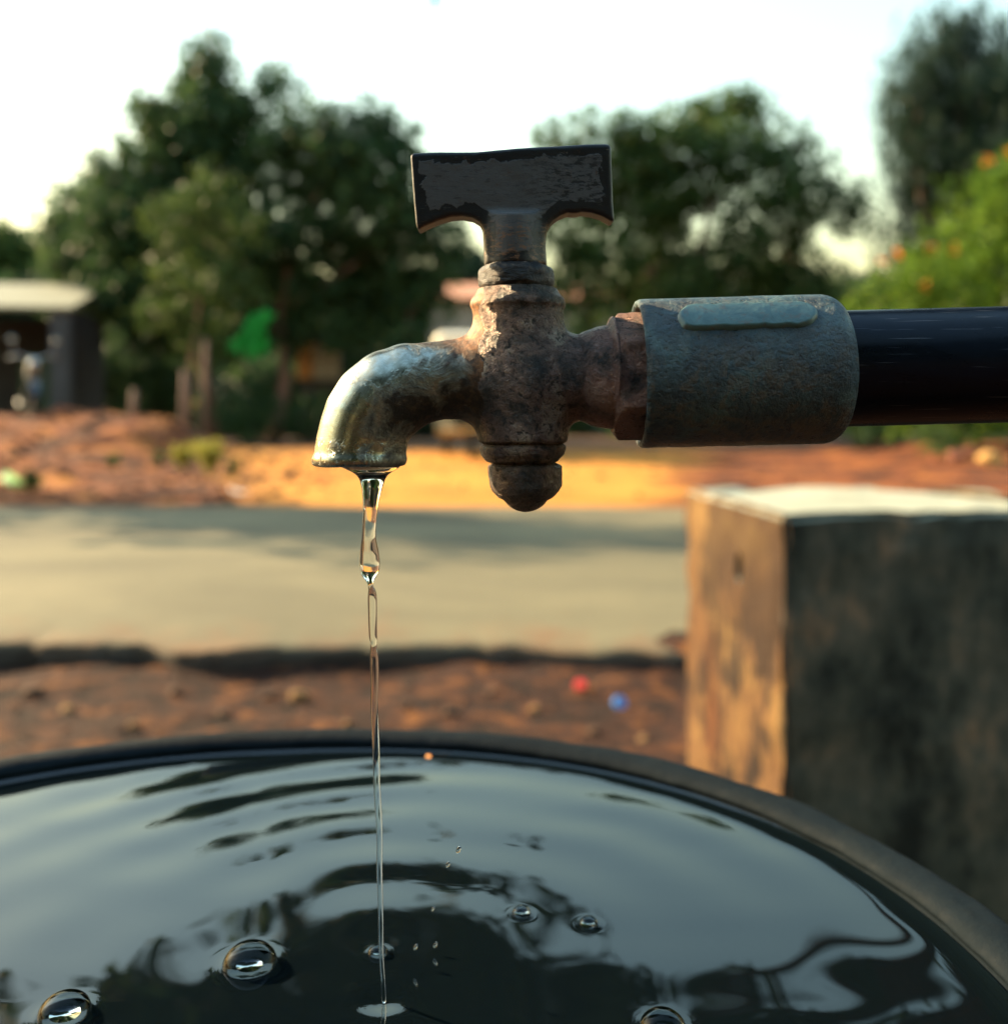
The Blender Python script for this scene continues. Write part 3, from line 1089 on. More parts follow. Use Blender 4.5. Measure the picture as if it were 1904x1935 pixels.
t = MT('black_drum_plastic', 0.5, spec=0.06)
n1 = t.noise(14, 6, 0.6)
n2 = t.noise(160, 5, 0.7)
c = t.ramp(n1, [(0.3, (0.003, 0.0055, 0.008)), (0.7, (0.008, 0.0135, 0.018))])
c = t.mix(t.math('MULTIPLY', t.ramp(n2, [(0.5, 0.0), (0.7, 1.0)]), 0.5), c, (0.010, 0.014, 0.016))
t.color(c)
t.rough(t.ramp(n2, [(0.3, 0.6), (0.7, 0.85)]))
t.bump(n2, 0.35, 0.0012)
t.bump(n1, 0.2, 0.006)
M_drum = t.m
zt = H - HR
rim_prof = [(-0.0135, zt - 0.030), (-0.0132, zt - 0.0052), (-0.0122, zt - 0.0036), (-0.0112, zt - 0.0026)]
for k in range(0, 15):
    a = math.pi * k / 14
    rim_prof.append((-0.0060 - 0.0060 * math.cos(a), zt - 0.0024 + 0.0034 * math.sin(a)))
rim_prof += [(0.0005, zt - 0.006), (0.0, zt - 0.012), (-0.003, zt - 0.016), (-0.006, zt - 0.018)]
drum_shell('rim', rim_prof, M_drum, 720, 0.0007, 101)
drum_shell('drum_wall', [(-0.0075, zt - 0.016), (-0.008, zt - 0.06), (-0.006, zt - 0.10), (0.0, zt - 0.12), (-0.006, zt - 0.14), (-0.008, 0.30), (-0.006, 0.24), (0.0, 0.22), (-0.006, 0.20), (-0.01, 0.03), (-0.02, -0.005),
                         (-0.06, -0.01), (-0.0999, -0.01), (-0.1, 0.004), (-0.03, 0.006), (-0.022, 0.02), (-0.014, 0.10), (-0.0137, zt - 0.029)], M_drum, 240)
bm = bmesh.new()
bmesh.ops.create_circle(bm, cap_ends=True, segments=64, radius=0.11)
bm_obj('drum_base', bm, M_drum, drum, loc=(0, 0, 0.005))

IMP = P(722, 1893, D0)                     # where the drip lands
IX, IY = IMP.x, D0
ZW = H - HWAT
bub_px = [(472, 1812, 50), (122, 1905, 47), (714, 1798, 19), (985, 1722, 17), (1112, 1742, 17), (1252, 1936, 44)]
bubs = []
for (x, y, r) in bub_px:
    D = F * HWAT / (y + r * 0.25 - HY)
    bubs.append(((x - HX) * D / F, D, r * D / F))


def wave(x, y):
    dx, dy = x - IX, y - IY
    r = np.hypot(dx, dy) + 1e-6
    an = np.arctan2(dy, dx)
    lam_ = 0.0165 + 0.03 * r
    ph = 2 * math.pi * r / 0.0245 + 0.8 * np.sin(an * 3 + 1) + 0.5 * np.sin(an * 5 + 2.0) + 0.45 * vnoise(an * 2.3, r * 16, 118)
    env = np.exp(-((r - 0.125) / 0.060) ** 2) * 0.00027 + 0.00004 * np.exp(-((r - 0.045) / 0.03) ** 2)
    env = env * (0.16 + 0.95 * np.exp(-((an - 1.85) / 0.42) ** 2) + 0.50 * np.exp(-((an - 0.80) / 0.40) ** 2)) * (1 + 0.35 * vnoise(an * 3.1, r * 40, 112))
    z = env * np.sin(ph)
    # ring thrown back by the wall of the drum
    for (cx_, cy_, l_, a_) in ((0.31, 0.30, 0.023, 0.000016), (-0.42, 0.22, 0.026, 0.00002), (0.02, 0.58, 0.020, 0.000014), (-0.18, -0.3, 0.031, 0.00002)):
        q = np.hypot(x - cx_, y - cy_)
        z = z + a_ * np.sin(2 * math.pi * q / l_ + 1.3 * vnoise(x * 18, y * 18, 113))
    z = z + 0.00007 * fbm(x * 14, y * 14, 114, 2) + 0.000035 * fbm(x * 22, y * 70, 115, 2)
    # dimple and small crown where the drip lands
    z = z - 0.0004 * np.exp(-(r / 0.0035) ** 2) + 0.00004 * np.exp(-((r - 0.0060) / 0.0022) ** 2) * (1 + 0.5 * np.sin(an * 5))
    for (bx, by, br) in bubs:
        q = np.hypot(x - bx, y - by)
        z = z + np.where(q > br, br * 0.045 * np.exp(-(q - br) / (br * 0.30)), br * 0.045 - (br ** 2 - q ** 2) / br * 0.06)
    return z


nr_, na_ = 240, 600
an = np.linspace(0, 2 * math.pi, na_, endpoint=False)
Rin = drum_r(an) - 0.0128
fr = np.linspace(0.004, 1, nr_)
WX = CX + fr[:, None] * (Rin * np.cos(an))[None]
WY = CY + fr[:, None] * (Rin * np.sin(an))[None]
WZ = wave(WX, WY)
edge_d = (1 - fr[:, None]) * Rin[None]
WZ = ZW + WZ * np.clip(edge_d / 0.006, 0.15, 1) + 0.0012 * np.exp(-edge_d / 0.0018)
Vv = np.stack([WX, WY, WZ], -1).reshape(-1, 3)
ii = np.arange(nr_ * na_).reshape(nr_, na_)
Qq = np.stack([ii[:-1], ii[1:], np.roll(ii[1:], -1, 1), np.roll(ii[:-1], -1, 1)], -1).reshape(-1, 4)
Vv = np.concatenate([Vv, [[CX, CY, float(ZW + wave(np.array(CX), np.array(CY)))]]])
t = MT('water', 0.0, color=(0.010, 0.020, 0.027))
t.b.inputs['Transmission Weight'].default_value = 0.8
t.b.inputs['IOR'].default_value = 1.42
t.b.inputs['Roughness'].default_value = 0.015
M_water = t.m
# the fan of quads round the centre is closed with triangles through one more mesh pass
me = bpy.data.meshes.new('water')
cidx = len(Vv) - 1
fl = [tuple(q) for q in Qq.tolist()] + [(cidx, int(ii[0, k]), int(ii[0, (k + 1) % na_])) for k in range(na_)]
water = mesh_obj('water', Vv, fl, M_water, None, smooth=True)
structure(water)

# dim silt on the floor of the drum is left to the black base; thin bubbles float on top
t = MT('bubble_film', 0.0)
nt = t.nt
out = nt.nodes['Material Output']
tr = t.n('ShaderNodeBsdfTransparent'); gl = t.n('ShaderNodeBsdfGlossy'); mx = t.n('ShaderNodeMixShader'); fz = t.n('ShaderNodeFresnel')
tr.inputs[0].default_value = (0.72, 0.78, 0.83, 1)
gl.inputs['Roughness'].default_value = 0.0
fz.inputs['IOR'].default_value = 1.24
t.l(fz.outputs[0], mx.inputs[0]); t.l(tr.outputs[0], mx.inputs[1]); t.l(gl.outputs[0], mx.inputs[2]); t.l(mx.outputs[0], out.inputs[0])
M_bub = t.m
blab = ['large clear bubble floating by itself on the dark water', 'big clear bubble close to the drum side, on streaky water', 'small bubble beside the spot where the drip lands',
        'tiny bubble on dark water, left one of a pair beyond the drip', 'tiny bubble on dark water, right one of a pair beyond the drip', 'large clear bubble on the water on the coupler side of the drip']
for (bx, by, br), lb in zip(bubs, blab):
    prof = [(br * math.cos(a), br * (0.08 + 0.74 * math.sin(a))) for a in np.linspace(0, math.pi / 2 - 0.02, 20)]
    prof = [(br * 1.0, 0.0)] + prof
    b_ = lathe('bubble', prof, M_bub, None, 40, loc=(bx, by, ZW))
    tag(b_, lb, 'bubble', 'bubbles floating on the drum water')

# ---- the drip
t = MT('falling_water', 0.0, color=(0.97, 1.0, 0.99))
t.b.inputs['Transmission Weight'].default_value = 1.0
t.b.inputs['IOR'].default_value = 1.333
M_drip = t.m


def drip(name, rows, label, n=110):
    """rows: (y, xl, xr) picture units at the tap's distance"""
    ysr = np.array([r[0] for r in rows], float); xc = np.array([(r[1] + r[2]) / 2 for r in rows], float); hwid = np.array([(r[2] - r[1]) / 2 for r in rows], float)
    yy = np.linspace(ysr[0], ysr[-1], n)
    c_ = np.interp(yy, ysr, xc); h_ = np.interp(yy, ysr, hwid)
    k = np.array([1, 2, 3, 4, 3, 2, 1]) / 16.0
    h2 = np.convolve(np.pad(h_, 3, 'edge'), k, 'valid'); h2[0] = h_[0]; h2[-1] = h_[-1]
    c2 = np.convolve(np.pad(c_, 3, 'edge'), k, 'valid')
    x0, z0 = (c2[0] - HX) / 1e4, H - (yy[-1] - HY) / 1e4
    prof = [(h / 1e4, (yy[-1] - y) / 1e4, (c - c2[0]) / 1e4) for y, c, h in zip(yy, c2, h2)][::-1]
    o = lathe(name, prof, M_drip, None, 36, loc=(x0, D0, z0), squash=0.85)
    tag(o, label, 'water')
    return o


rows = [(879, 640, 758), (886, 652, 752), (891, 664, 742), (897, 673, 733), (905, 679, 728), (920, 683, 723), (940, 685, 718), (960, 686, 714), (985, 685, 711), (1000, 684, 710),
        (1018, 683, 710), (1045, 680, 716), (1065, 679, 718), (1082, 681, 716), (1090, 685, 711), (1098, 692, 706), (1106, 695, 704)]
for yy_ in np.arange(1114, 1900, 6.0):
    q = (yy_ - 1114) / 770
    cx_ = 702 + 22 * q + 1.0 * math.sin(yy_ * 0.017) + 0.7 * math.sin(yy_ * 0.041)
    hw_ = 8.6 - 4.6 * q
    neck_ = sum(math.exp(-((yy_ - n_) / 9.0) ** 2) for n_ in (1112, 1222))
    hw_ *= (1 - 0.26 * min(1, neck_)) * (1 + 0.025 * math.sin(yy_ * 0.05 + 1.0))
    rows.append((yy_, cx_ - hw_, cx_ + hw_))
drip('water_stream', rows, 'thin clear stream of water running from the spout into the drum', n=620)

# specks thrown up by the drip
for k, (x, y, r, lb) in enumerate([(866, 1606, 5.5, 'upper of two flying water specks beyond the drip'), (846, 1634, 4.5, 'lower of two flying water specks beyond the drip'), (818, 1718, 3.5, 'lone water speck thrown up beside the drip'),
                                   (785, 1790, 4.5, 'water speck close over the drum water, near the drip'), (822, 1786, 4.5, 'water speck hopping over the drum water beside another')]):
    D = D0 + 0.004 * k
    bm = bmesh.new()
    bmesh.ops.create_icosphere(bm, subdivisions=3, radius=r * D / F)
    o = bm_obj('water_speck', bm, M_drip, None, True)
    o.location = P(x, y, D); o.scale = (0.7, 0.8, 1.5); o.rotation_euler = (0.2, 0.5, 0)
    tag(o, lb, 'water', 'specks of splashed water')

# ================================================================== small litter
def flake(name, loc, size, mat, label, cat, rz=0.0, thick=0.12, n=7, group=None, curl=0.25):
    bm = bmesh.new()
    r0 = random.Random(int(abs(loc[0] * 1000) + abs(loc[1] * 777)))
    ring = []
    for k in range(n * 2):
        a = 2 * math.pi * k / (n * 2)
        rad = size * (0.8 + 0.3 * r0.random())
        ring.append((rad * math.cos(a), rad * 0.6 * math.sin(a)))
    tv = [bm.verts.new((x, y, size * curl * (x * x + y * y) / size ** 2 + size * thick)) for x, y in ring]
    bv = [bm.verts.new((x, y, size * curl * (x * x + y * y) / size ** 2)) for x, y in ring]
    ct = bm.verts.new((0, 0, size * thick)); cb = bm.verts.new((0, 0, 0))
    m = len(ring)
    for i in range(m):
        j = (i + 1) % m
        bm.faces.new((tv[i], tv[j], ct)); bm.faces.new((bv[j], bv[i], cb)); bm.faces.new((tv[j], tv[i], bv[i], bv[j]))
    o = bm_obj(name, bm, mat, None, True, loc)
    o.rotation_euler = (r0.uniform(-.2, .2), r0.uniform(-.2, .2), rz)
    tag(o, label, cat, group)
    return o


def bottle_cap(loc, mat, label, tilt):
    prof = []
    R = 0.0155
    bm = bmesh.new()
    seg = 40
    prof = [(R * 0.86, 0.0), (R, 0.001), (R, 0.011), (R * 0.95, 0.0125), (R * 0.6, 0.0128), (0.0006, 0.0128)]
    V_, F_ = [], []
    for i, (r, z) in enumerate(prof):
        for k in range(seg):
            rk = r * (1 + (0.03 if (k % 2 and 1 <= i <= 2) else 0))
            a = 2 * math.pi * k / seg
            V_.append((rk * math.cos(a), rk * math.sin(a), z))
    for i in range(len(prof) - 1):
        for k in range(seg):
            F_.append((i * seg + k, i * seg + (k + 1) % seg, (i + 1) * seg + (k + 1) % seg, (i + 1) * seg + k))
    F_.append(tuple((len(prof) - 1) * seg + k for k in range(seg)))
    o = mesh_obj('bottle_cap', V_, F_, mat, None, False, loc)
    o.rotation_euler = tilt
    tag(o, label, 'bottle cap')
    return o


def on_ground(x, y, dz=0.0):
    """world point of the ground under a picture point"""
    D = 1.0
    for _ in range(60):
        X = (x - HX) * D / F
        zg = float(ground_z(np.array(X), np.array(D))) + dz
        D = D * 0.5 + 0.5 * F * (H - zg) / (y - HY)
    return Vector(((x - HX) * D / F, D, float(ground_z(np.array((x - HX) * D / F), np.array(D))) + dz))


M_red = simple('red_plastic', (0.55, 0.035, 0.02), 0.4, var=0.1)
M_blue = simple('blue_plastic', (0.02, 0.20, 0.62), 0.35, var=0.1)
M_orange = simple('orange_plastic', (0.65, 0.25, 0.04), 0.45, var=0.15)
M_paper = simple('crumpled_paper', (0.75, 0.66, 0.55), 0.8, var=0.1)
M_green_pl = simple('pale_green_plastic', (0.30, 0.55, 0.16), 0.4, var=0.2)
M_leafdry = simple('dry_leaf', (0.55, 0.22, 0.05), 0.7, var=0.3, scale=60)
g = on_ground(1168, 1336); bottle_cap(g + Vector((0, 0, 0.008)), M_blue, 'bright blue bottle cap lying on the brown dirt', (1.1, 0.2, 0.4))
g = on_ground(1097, 1304); bottle_cap(g + Vector((0, 0, 0.008)), M_red, 'red bottle cap lying on the brown dirt', (0.5, -0.3, 0.2))
g = on_ground(1230, 1250); flake('wrapper_scrap', g + Vector((0, 0, 0.006)), 0.024, M_orange, 'crumpled orange wrapper scrap on the dirt close to the wall', 'litter', 0.3)
g = on_ground(450, 937); flake('paper_scrap', g + Vector((0, 0, 0.01)), 0.085, M_paper, 'white crumpled paper scrap on the orange verge beyond the road', 'litter', 0.1, curl=0.5)
g = on_ground(35, 930); flake('plastic_bag', g + Vector((0, 0, 0.02)), 0.20, M_green_pl, 'pale green plastic bag lying on the verge beyond the road', 'litter', -0.2, curl=0.5)
D = F * HR / (1408 - HY)
flake('dry_leaf', Vector(((829 - HX) * D / F, D, H - HWAT - 0.001)), 0.0042, M_leafdry, 'tiny orange dry leaf floating against the far rim of the drum', 'leaf', 0.1)

# ---- stones and gravel on the near dirt
def rock_bm(seed, sub=2):
    bm = bmesh.new()
    bmesh.ops.create_icosphere(bm, subdivisions=sub, radius=1.0)
    r0 = np.random.default_rng(seed)
    dirs = r0.normal(size=(9, 3)); dirs /= np.linalg.norm(dirs, axis=1)[:, None]
    offs = r0.uniform(0.55, 0.9, 9)
    for v in bm.verts:
        n = np.array(v.co)
        for d, o in zip(dirs, offs):
            q = n @ d
            if q > o:
                n = n - d * (q - o) * 0.9
        v.co = n * np.array([1, 0.8, 0.6])
    return bm


def stone_mat(name, cols):
    t = MT(name, 0.9, spec=0.25)
    c = t.ramp(t.island(), [(i / max(1, len(cols) - 1), q) for i, q in enumerate(cols)])
    nz = t.noise(40, 5, 0.7)
    c = t.mix(t.math('MULTIPLY', t.ramp(nz, [(0.35, 1.0), (0.6, 0.0)]), 0.5), c, (0.09, 0.05, 0.035))
    t.color(c)
    t.bump(nz, 0.5, 0.01)
    return t.m


M_gravel = stone_mat('gravel', [(0.02, 0.010, 0.007), (0.07, 0.028, 0.016), (0.04, 0.019, 0.015), (0.15, 0.066, 0.024), (0.05, 0.026, 0.019), (0.19, 0.09, 0.034)])
proto = []
for s in range(4):
    b = rock_bm(200 + s, 1)
    proto.append((np.array([v.co[:] for v in b.verts]), np.array([[v.index for v in f.verts] for f in b.faces])))
    b.free()


def scatter(name, pts, sizes, mat, seed):
    r0 = np.random.default_rng(seed)
    VV, FF = [], []
    off = 0
    for (x, y, z), s in zip(pts, sizes):
        pv, pf = proto[r0.integers(0, 4)]
        a = r0.uniform(0, 6.28)
        rot = np.array([[math.cos(a), -math.sin(a), 0], [math.sin(a), math.cos(a), 0], [0, 0, 1]])
        VV.append((pv * np.array([1, r0.uniform(.7, 1.1), r0.uniform(.6, 1.1)])) @ rot.T * s + np.array([x, y, z]))
        FF.append(pf + off); off += len(pv)
    return structure(mesh_obj(name, np.concatenate(VV), np.concatenate(FF), mat, None, False), 'stuff')


N = 3700
gx = rng.uniform(-2.2, 2.2, N); gy = rng.uniform(0.45, 2.62, N)
sz = 0.003 + 0.009 * rng.random(N) ** 3
keep = (gy < road_near(gx) + 0.01) & (np.hypot(gx - CX, gy - CY) > 0.25)
gx, gy, sz = gx[keep], gy[keep], sz[keep]
gz = ground_z(gx, gy)
scatter('gravel', np.stack([gx, gy, gz + sz * 0.15], -1), sz, M_gravel, 5)
# clods on the far verge
N = 2600
gx = np.where(rng.random(N) < 0.75, rng.uniform(-9, -1.6, N), rng.uniform(-1.6, 9, N)); gy = rng.uniform(7.0, 16, N)
sz = 0.014 + 0.06 * rng.random(N) ** 3
scatter('dirt_clods', np.stack([gx, gy, ground_z(gx, gy) + sz * 0.1], -1), sz * np.where(gx < -1.5, 1.1, 0.7), M_gravel, 6)
# countable stones by the road edge
M_stone = stone_mat('road_stone', [(0.05, 0.026, 0.018), (0.09, 0.05, 0.03)])
M_stone_p = stone_mat('pale_stone', [(0.22, 0.115, 0.04), (0.27, 0.15, 0.06)])
near_st = [(565, 1322, 0.030, 1), (655, 1372, 0.016, 1), (420, 1352, 0.020, 0), (505, 1318, 0.018, 0), (130, 1345, 0.024, 1), (930, 1310, 0.018, 0), (250, 1375, 0.017, 1),
           (850, 1350, 0.022, 0), (1010, 1345, 0.019, 1), (1120, 1385, 0.020, 0), (60, 1310, 0.028, 0), (330, 1310, 0.022, 0), (770, 1300, 0.026, 0), (1215, 1400, 0.018, 1)]
for k, (x, y, s, pale) in enumerate(near_st):
    g = on_ground(x, y)
    bm = rock_bm(300 + k)
    bmesh.ops.scale(bm, verts=bm.verts, vec=(s, s, s))
    o = bm_obj('stone', bm, M_stone_p if pale else M_stone, None, False, g + Vector((0, 0, s * 0.2)))
    o.rotation_euler[2] = k * 1.3
    tag(o, 'pale ochre stone among the gravel between drum and road' if pale else 'dull brown stone among the gravel between drum and road', 'stone', 'pale stones on the near dirt' if pale else 'brown stones on the near dirt')

# ================================================================== TREES
def leaf_mat(name, c1, c2, c3, trans=0.35, rough=0.5):
    t = MT(name, rough, spec=0.12)
    c = t.ramp(t.island(), [(0.0, c1), (0.5, c2), (1.0, c3)])
    t.color(c)
    nt = t.nt
    out = nt.nodes['Material Output']
    tl = t.n('ShaderNodeBsdfTranslucent'); mx = t.n('ShaderNodeMixShader')
    br = t.mix(0.0, c, c)
    hv = t.n('ShaderNodeHueSaturation'); hv.inputs['Value'].default_value = 1.5; hv.inputs['Hue'].default_value = 0.485
    t.l(c, hv.inputs['Color']); t.l(hv.outputs[0], tl.inputs[0])
    mx.inputs[0].default_value = trans
    t.l(t.b.outputs[0], mx.inputs[1]); t.l(tl.outputs[0], mx.inputs[2]); t.l(mx.outputs[0], out.inputs[0])
    return t.m


def bark_mat(name, c):
    t = MT(name, 0.9, spec=0.2)
    nz = t.noise(14, 6, 0.65, t.coord(scale=(1, 1, 0.25)), 0.6)
    t.color(t.ramp(nz, [(0.3, tuple(v * 0.45 for v in c)), (0.55, c), (0.75, tuple(min(1, v * 1.5) for v in c))]))
    t.bump(nz, 0.8, 0.05)
    return t.m


M_bark = bark_mat('grey_brown_bark', (0.13, 0.085, 0.065))
M_bark_p = bark_mat('pinkish_bark', (0.24, 0.135, 0.105))
M_leaf_d = leaf_mat('dark_leaf', (0.018, 0.046, 0.026), (0.038, 0.082, 0.032), (0.075, 0.125, 0.036), 0.32)
M_leaf_m = leaf_mat('mid_leaf', (0.022, 0.055, 0.022), (0.042, 0.090, 0.028), (0.085, 0.135, 0.032), 0.3)
M_leaf_g = leaf_mat('grey_green_leaf', (0.012, 0.030, 0.022), (0.022, 0.048, 0.030), (0.036, 0.068, 0.034), 0.18)
M_leaf_o = leaf_mat('olive_leaf', (0.028, 0.058, 0.022), (0.050, 0.092, 0.026), (0.085, 0.13, 0.03), 0.3)
M_leaf_b = leaf_mat('bright_leaf', (0.040, 0.100, 0.012), (0.080, 0.170, 0.018), (0.16, 0.25, 0.03), 0.4)
M_leaf_y = leaf_mat('yellow_green_leaf', (0.13, 0.17, 0.03), (0.24, 0.26, 0.05), (0.34, 0.30, 0.07), 0.4)
M_flower = simple('orange_blossom', (0.75, 0.27, 0.03), 0.6, var=0.15)


def leaves(name, clumps, mat, parent, origin, leaf=0.12, density=1.0, seed=0, upright=False, aspect=0.5, shell=0.35, twig=True):
    """clumps: (centre Vector, (rx, ry, rz)); leaves sit in small sprays spread through each clump"""
    r0 = np.random.default_rng(seed)
    C, A_, B_ = [], [], []
    for c, rad in clumps:
        rad = np.array(rad)
        vol = rad[0] * rad[1] * rad[2]
        n_spray = int(max(10, density * 330 * vol ** 0.78))
        d = r0.normal(size=(n_spray, 3)); d /= np.linalg.norm(d, axis=1)[:, None]
        rr_ = r0.random(n_spray) ** shell
        wob = 1 + 0.30 * np.sin(d[:, 0] * 5 + seed) * np.sin(d[:, 2] * 6 + c.x) + 0.18 * r0.normal(size=n_spray)
        sc = np.array(c) + d * (rr_ * wob)[:, None] * rad
        k = 11
        sd = d * 0.6 + r0.normal(size=(n_spray, 3)) * 0.6
        if upright:
            sd = sd * 0.35 + np.array([0, 0, 1.0])
        sd /= np.linalg.norm(sd, axis=1)[:, None]
        tt = r0.random((n_spray, k))
        L = leaf * (3.4 if upright else 2.4)
        pos = sc[:, None, :] + sd[:, None, :] * (tt * L)[..., None] + r0.normal(size=(n_spray, k, 3)) * leaf * (0.28 if upright else 0.55)
        ad = sd[:, None, :] * 0.7 + r0.normal(size=(n_spray, k, 3)) * (0.35 if upright else 0.7)
        ad[..., 2] -= 0.0 if upright else 0.25
        ad /= np.linalg.norm(ad, axis=2)[..., None]
        bd_ = np.cross(ad, r0.normal(size=ad.shape)); bd_ /= np.linalg.norm(bd_, axis=2)[..., None] + 1e-9
        ls = leaf * (0.6 + 0.8 * r0.random((n_spray, k)))
        C.append(pos.reshape(-1, 3)); A_.append((ad * ls[..., None]).reshape(-1, 3)); B_.append((bd_ * ls[..., None] * aspect).reshape(-1, 3))
    C = np.concatenate(C); A_ = np.concatenate(A_); B_ = np.concatenate(B_)
    n = len(C)
    Vl = np.stack([C - A_ * 0.5, C + B_ * 0.5, C + A_ * 0.6, C - B_ * 0.5], 1).reshape(-1, 3) - np.array(origin)
    Fl = np.arange(n * 4).reshape(n, 4)
    o = mesh_obj(name, Vl, Fl, mat, parent, False)
    return o


def tree(name, base, trunk_px, clump_px, D, mat, bark, label, group=None, leaf=0.14, density=1.0, seed=0, r0=0.16, upright=False, depth=0.9, aspect=0.5, extra=None, shell=0.35, cat='tree'):
    """trunk_px: list of polylines [(x, y, dD)], clump_px: (x, y, r px [, dD [, squash]])"""
    o = empty(name, base)
    lst = []
    for li, pl in enumerate(trunk_px):
        pts = [P(q[0], q[1], D + (q[2] if len(q) > 2 else 0)) - base for q in pl]
        if li == 0:
            pts[0].z = -0.15
        n = len(pts)
        rr_ = [r0 * (1.0 if li == 0 else 0.5) * (1 - 0.72 * i / max(1, n - 1)) for i in range(n)]
        if li == 0:
            rr_[0] *= 1.35
        lst.append((pts, rr_))
    top = lst[0][0][-1]
    rl = random.Random(seed)
    cl = []
    for q in clump_px:
        x, y, r = q[:3]
        dD = q[3] if len(q) > 3 else rl.uniform(-1, 1) * depth
        sq = q[4] if len(q) > 4 else 0.85
        DD = D + dD
        rw = r * DD / F
        c = P(x, y, DD)
        cl.append((c, (rw, rw * 0.9, rw * sq)))
        # a limb into every clump
        a = min((p for pts, _ in lst for p in pts[len(pts) // 2:]), key=lambda p: (p - (c - base)).length)
        b_ = c - base
        mid_ = a.lerp(b_, 0.5) + Vector((rl.uniform(-.15, .15), rl.uniform(-.15, .15), rl.uniform(-.05, .2))) * (b_ - a).length
        lst.append(([a, mid_, b_], [r0 * 0.34, r0 * 0.24, r0 * 0.08]))
    tubes('trunk', lst, bark, o, 8)
    leaves('crown', cl, mat, o, base, leaf, density, seed, upright, aspect, shell)
    tag(o, label, cat, group)
    if extra:
        extra(o, cl)
    return o


def base_at(x, D):
    X = (x - HX) * D / F
    return Vector((X, D, float(ground_z(np.array(X), np.array(D)))))


GR = 'trees beyond the road'
# left tree with the tall spire
tree('broadleaf_tree', base_at(400, 24.5), [[(400, 840), (398, 780), (388, 700), (378, 600), (372, 480), (380, 340), (388, 180)], [(388, 700), (330, 600), (260, 480)], [(378, 600), (440, 480), (470, 330)]],
     [(392, 120, 44, 0, 1.2), (384, 180, 56, 0, 1.0), (372, 250, 80), (270, 190, 26), (290, 225, 40), (320, 280, 62), (440, 260, 70), (480, 200, 42), (525, 150, 30), (300, 350, 90), (420, 350, 95), (205, 330, 40), (160, 400, 62), (240, 420, 90),
      (120, 440, 46), (150, 500, 66), (340, 460, 110), (250, 540, 80), (190, 580, 50), (430, 460, 95), (340, 590, 80), (290, 640, 44), (400, 640, 60)],
     24.5, M_leaf_d, M_bark, 'tall dark tree with a leafy spire and thick crown near the shed', GR, 0.16, 1.05, 11, 0.19)
# leaning tree beside it
tree('broadleaf_tree', base_at(515, 23.0), [[(515, 842), (528, 780), (538, 720), (535, 660), (528, 590), (545, 500), (580, 400), (640, 300)], [(535, 660), (500, 590), (470, 540)], [(528, 590), (640, 520), (720, 460)]],
     [(545, 270, 62), (600, 240, 50), (545, 170, 26), (690, 230, 40), (670, 300, 80), (735, 262, 46), (775, 310, 40), (590, 350, 90), (720, 380, 85), (790, 400, 62), (560, 450, 70), (640, 460, 60, 0.8), (700, 500, 76), (790, 500, 64), (840, 450, 40),
      (620, 560, 50), (480, 520, 56), (540, 545, 50), (500, 600, 50), (560, 610, 46), (470, 470, 50), (720, 590, 70), (650, 630, 42), (800, 570, 50), (770, 640, 40)],
     23.0, M_leaf_d, M_bark_p, 'tree with a pinkish leaning trunk and a green cloth caught on it', GR, 0.16, 0.95, 12, 0.17)
# smaller light green tree in front of them
tree('young_tree', base_at(352, 20.5), [[(352, 846), (356, 760), (362, 680), (380, 560), (400, 440)]],
     [(330, 420, 58), (395, 380, 62), (440, 440, 52), (350, 500, 66), (420, 540, 60), (300, 590, 36), (355, 610, 46), (280, 590, 30), (410, 640, 34)],
     20.5, M_leaf_o, M_bark_p, 'younger lighter green tree standing in front of the spired tree', GR, 0.13, 0.8, 13, 0.07)
# centre right tree
tree('broadleaf_tree', base_at(1300, 22.0), [[(1300, 838), (1305, 760), (1298, 660), (1310, 560), (1330, 440), (1360, 300)], [(1298, 660), (1230, 520), (1150, 420)], [(1310, 560), (1430, 480), (1520, 430)]],
     [(1045, 262, 30), (1075, 300, 40), (1110, 240, 24), (1150, 270, 40), (1195, 300, 56), (1250, 280, 60), (1205, 235, 26), (1310, 250, 58), (1370, 215, 46), (1420, 185, 34), (1440, 230, 34), (1375, 290, 62), (1440, 320, 60), (1300, 350, 80), (1210, 380, 82), (1130, 360, 66),
      (1500, 300, 34), (1520, 262, 22), (1510, 370, 56), (1560, 330, 26), (1590, 390, 44), (1430, 410, 66), (1250, 470, 76), (1380, 500, 62), (1150, 480, 62), (1090, 470, 48), (1480, 480, 62), (1180, 560, 56), (1300, 570, 70), (1440, 570, 70), (1540, 540, 54), (1610, 410, 24), (1100, 560, 44), (1050, 420, 44), (1060, 350, 34), (1040, 520, 40), (1220, 620, 50), (1120, 620, 40)],
     22.0, M_leaf_m, M_bark, 'wide spreading tree behind the coupler with airy branch tips', GR, 0.15, 1.0, 14, 0.17)
# tall spiky tree at the right
tree('feathery_tree', base_at(1800, 19.0), [[(1800, 846), (1802, 700), (1806, 500), (1812, 300), (1820, 110)], [(1806, 500), (1740, 380), (1720, 250)], [(1802, 600), (1900, 420), (1935, 250)]],
     [(1770, 130, 66, 0, 1.3), (1800, 90, 44, 0, 1.4), (1860, 110, 60, 0, 1.3), (1730, 190, 66, 0, 1.2), (1720, 250, 62), (1780, 230, 100), (1860, 230, 90), (1735, 290, 62), (1820, 340, 96), (1750, 370, 52), (1905, 330, 100), (1940, 170, 76, 0, 1.3), (1740, 340, 70), (1900, 200, 80), (1760, 540, 60), (1690, 470, 46), (1700, 540, 50), (1830, 560, 80), (1990, 260, 90), (1780, 430, 56), (1730, 420, 42), (1745, 480, 44), (1700, 390, 28),
      (1860, 430, 80), (1960, 430, 90), (1790, 510, 50), (1900, 520, 80)],
     19.0, M_leaf_g, M_bark, 'tall dark feathery tree rising above the flowering bush', GR, 0.13, 1.5, 15, 0.16, True, aspect=0.22)


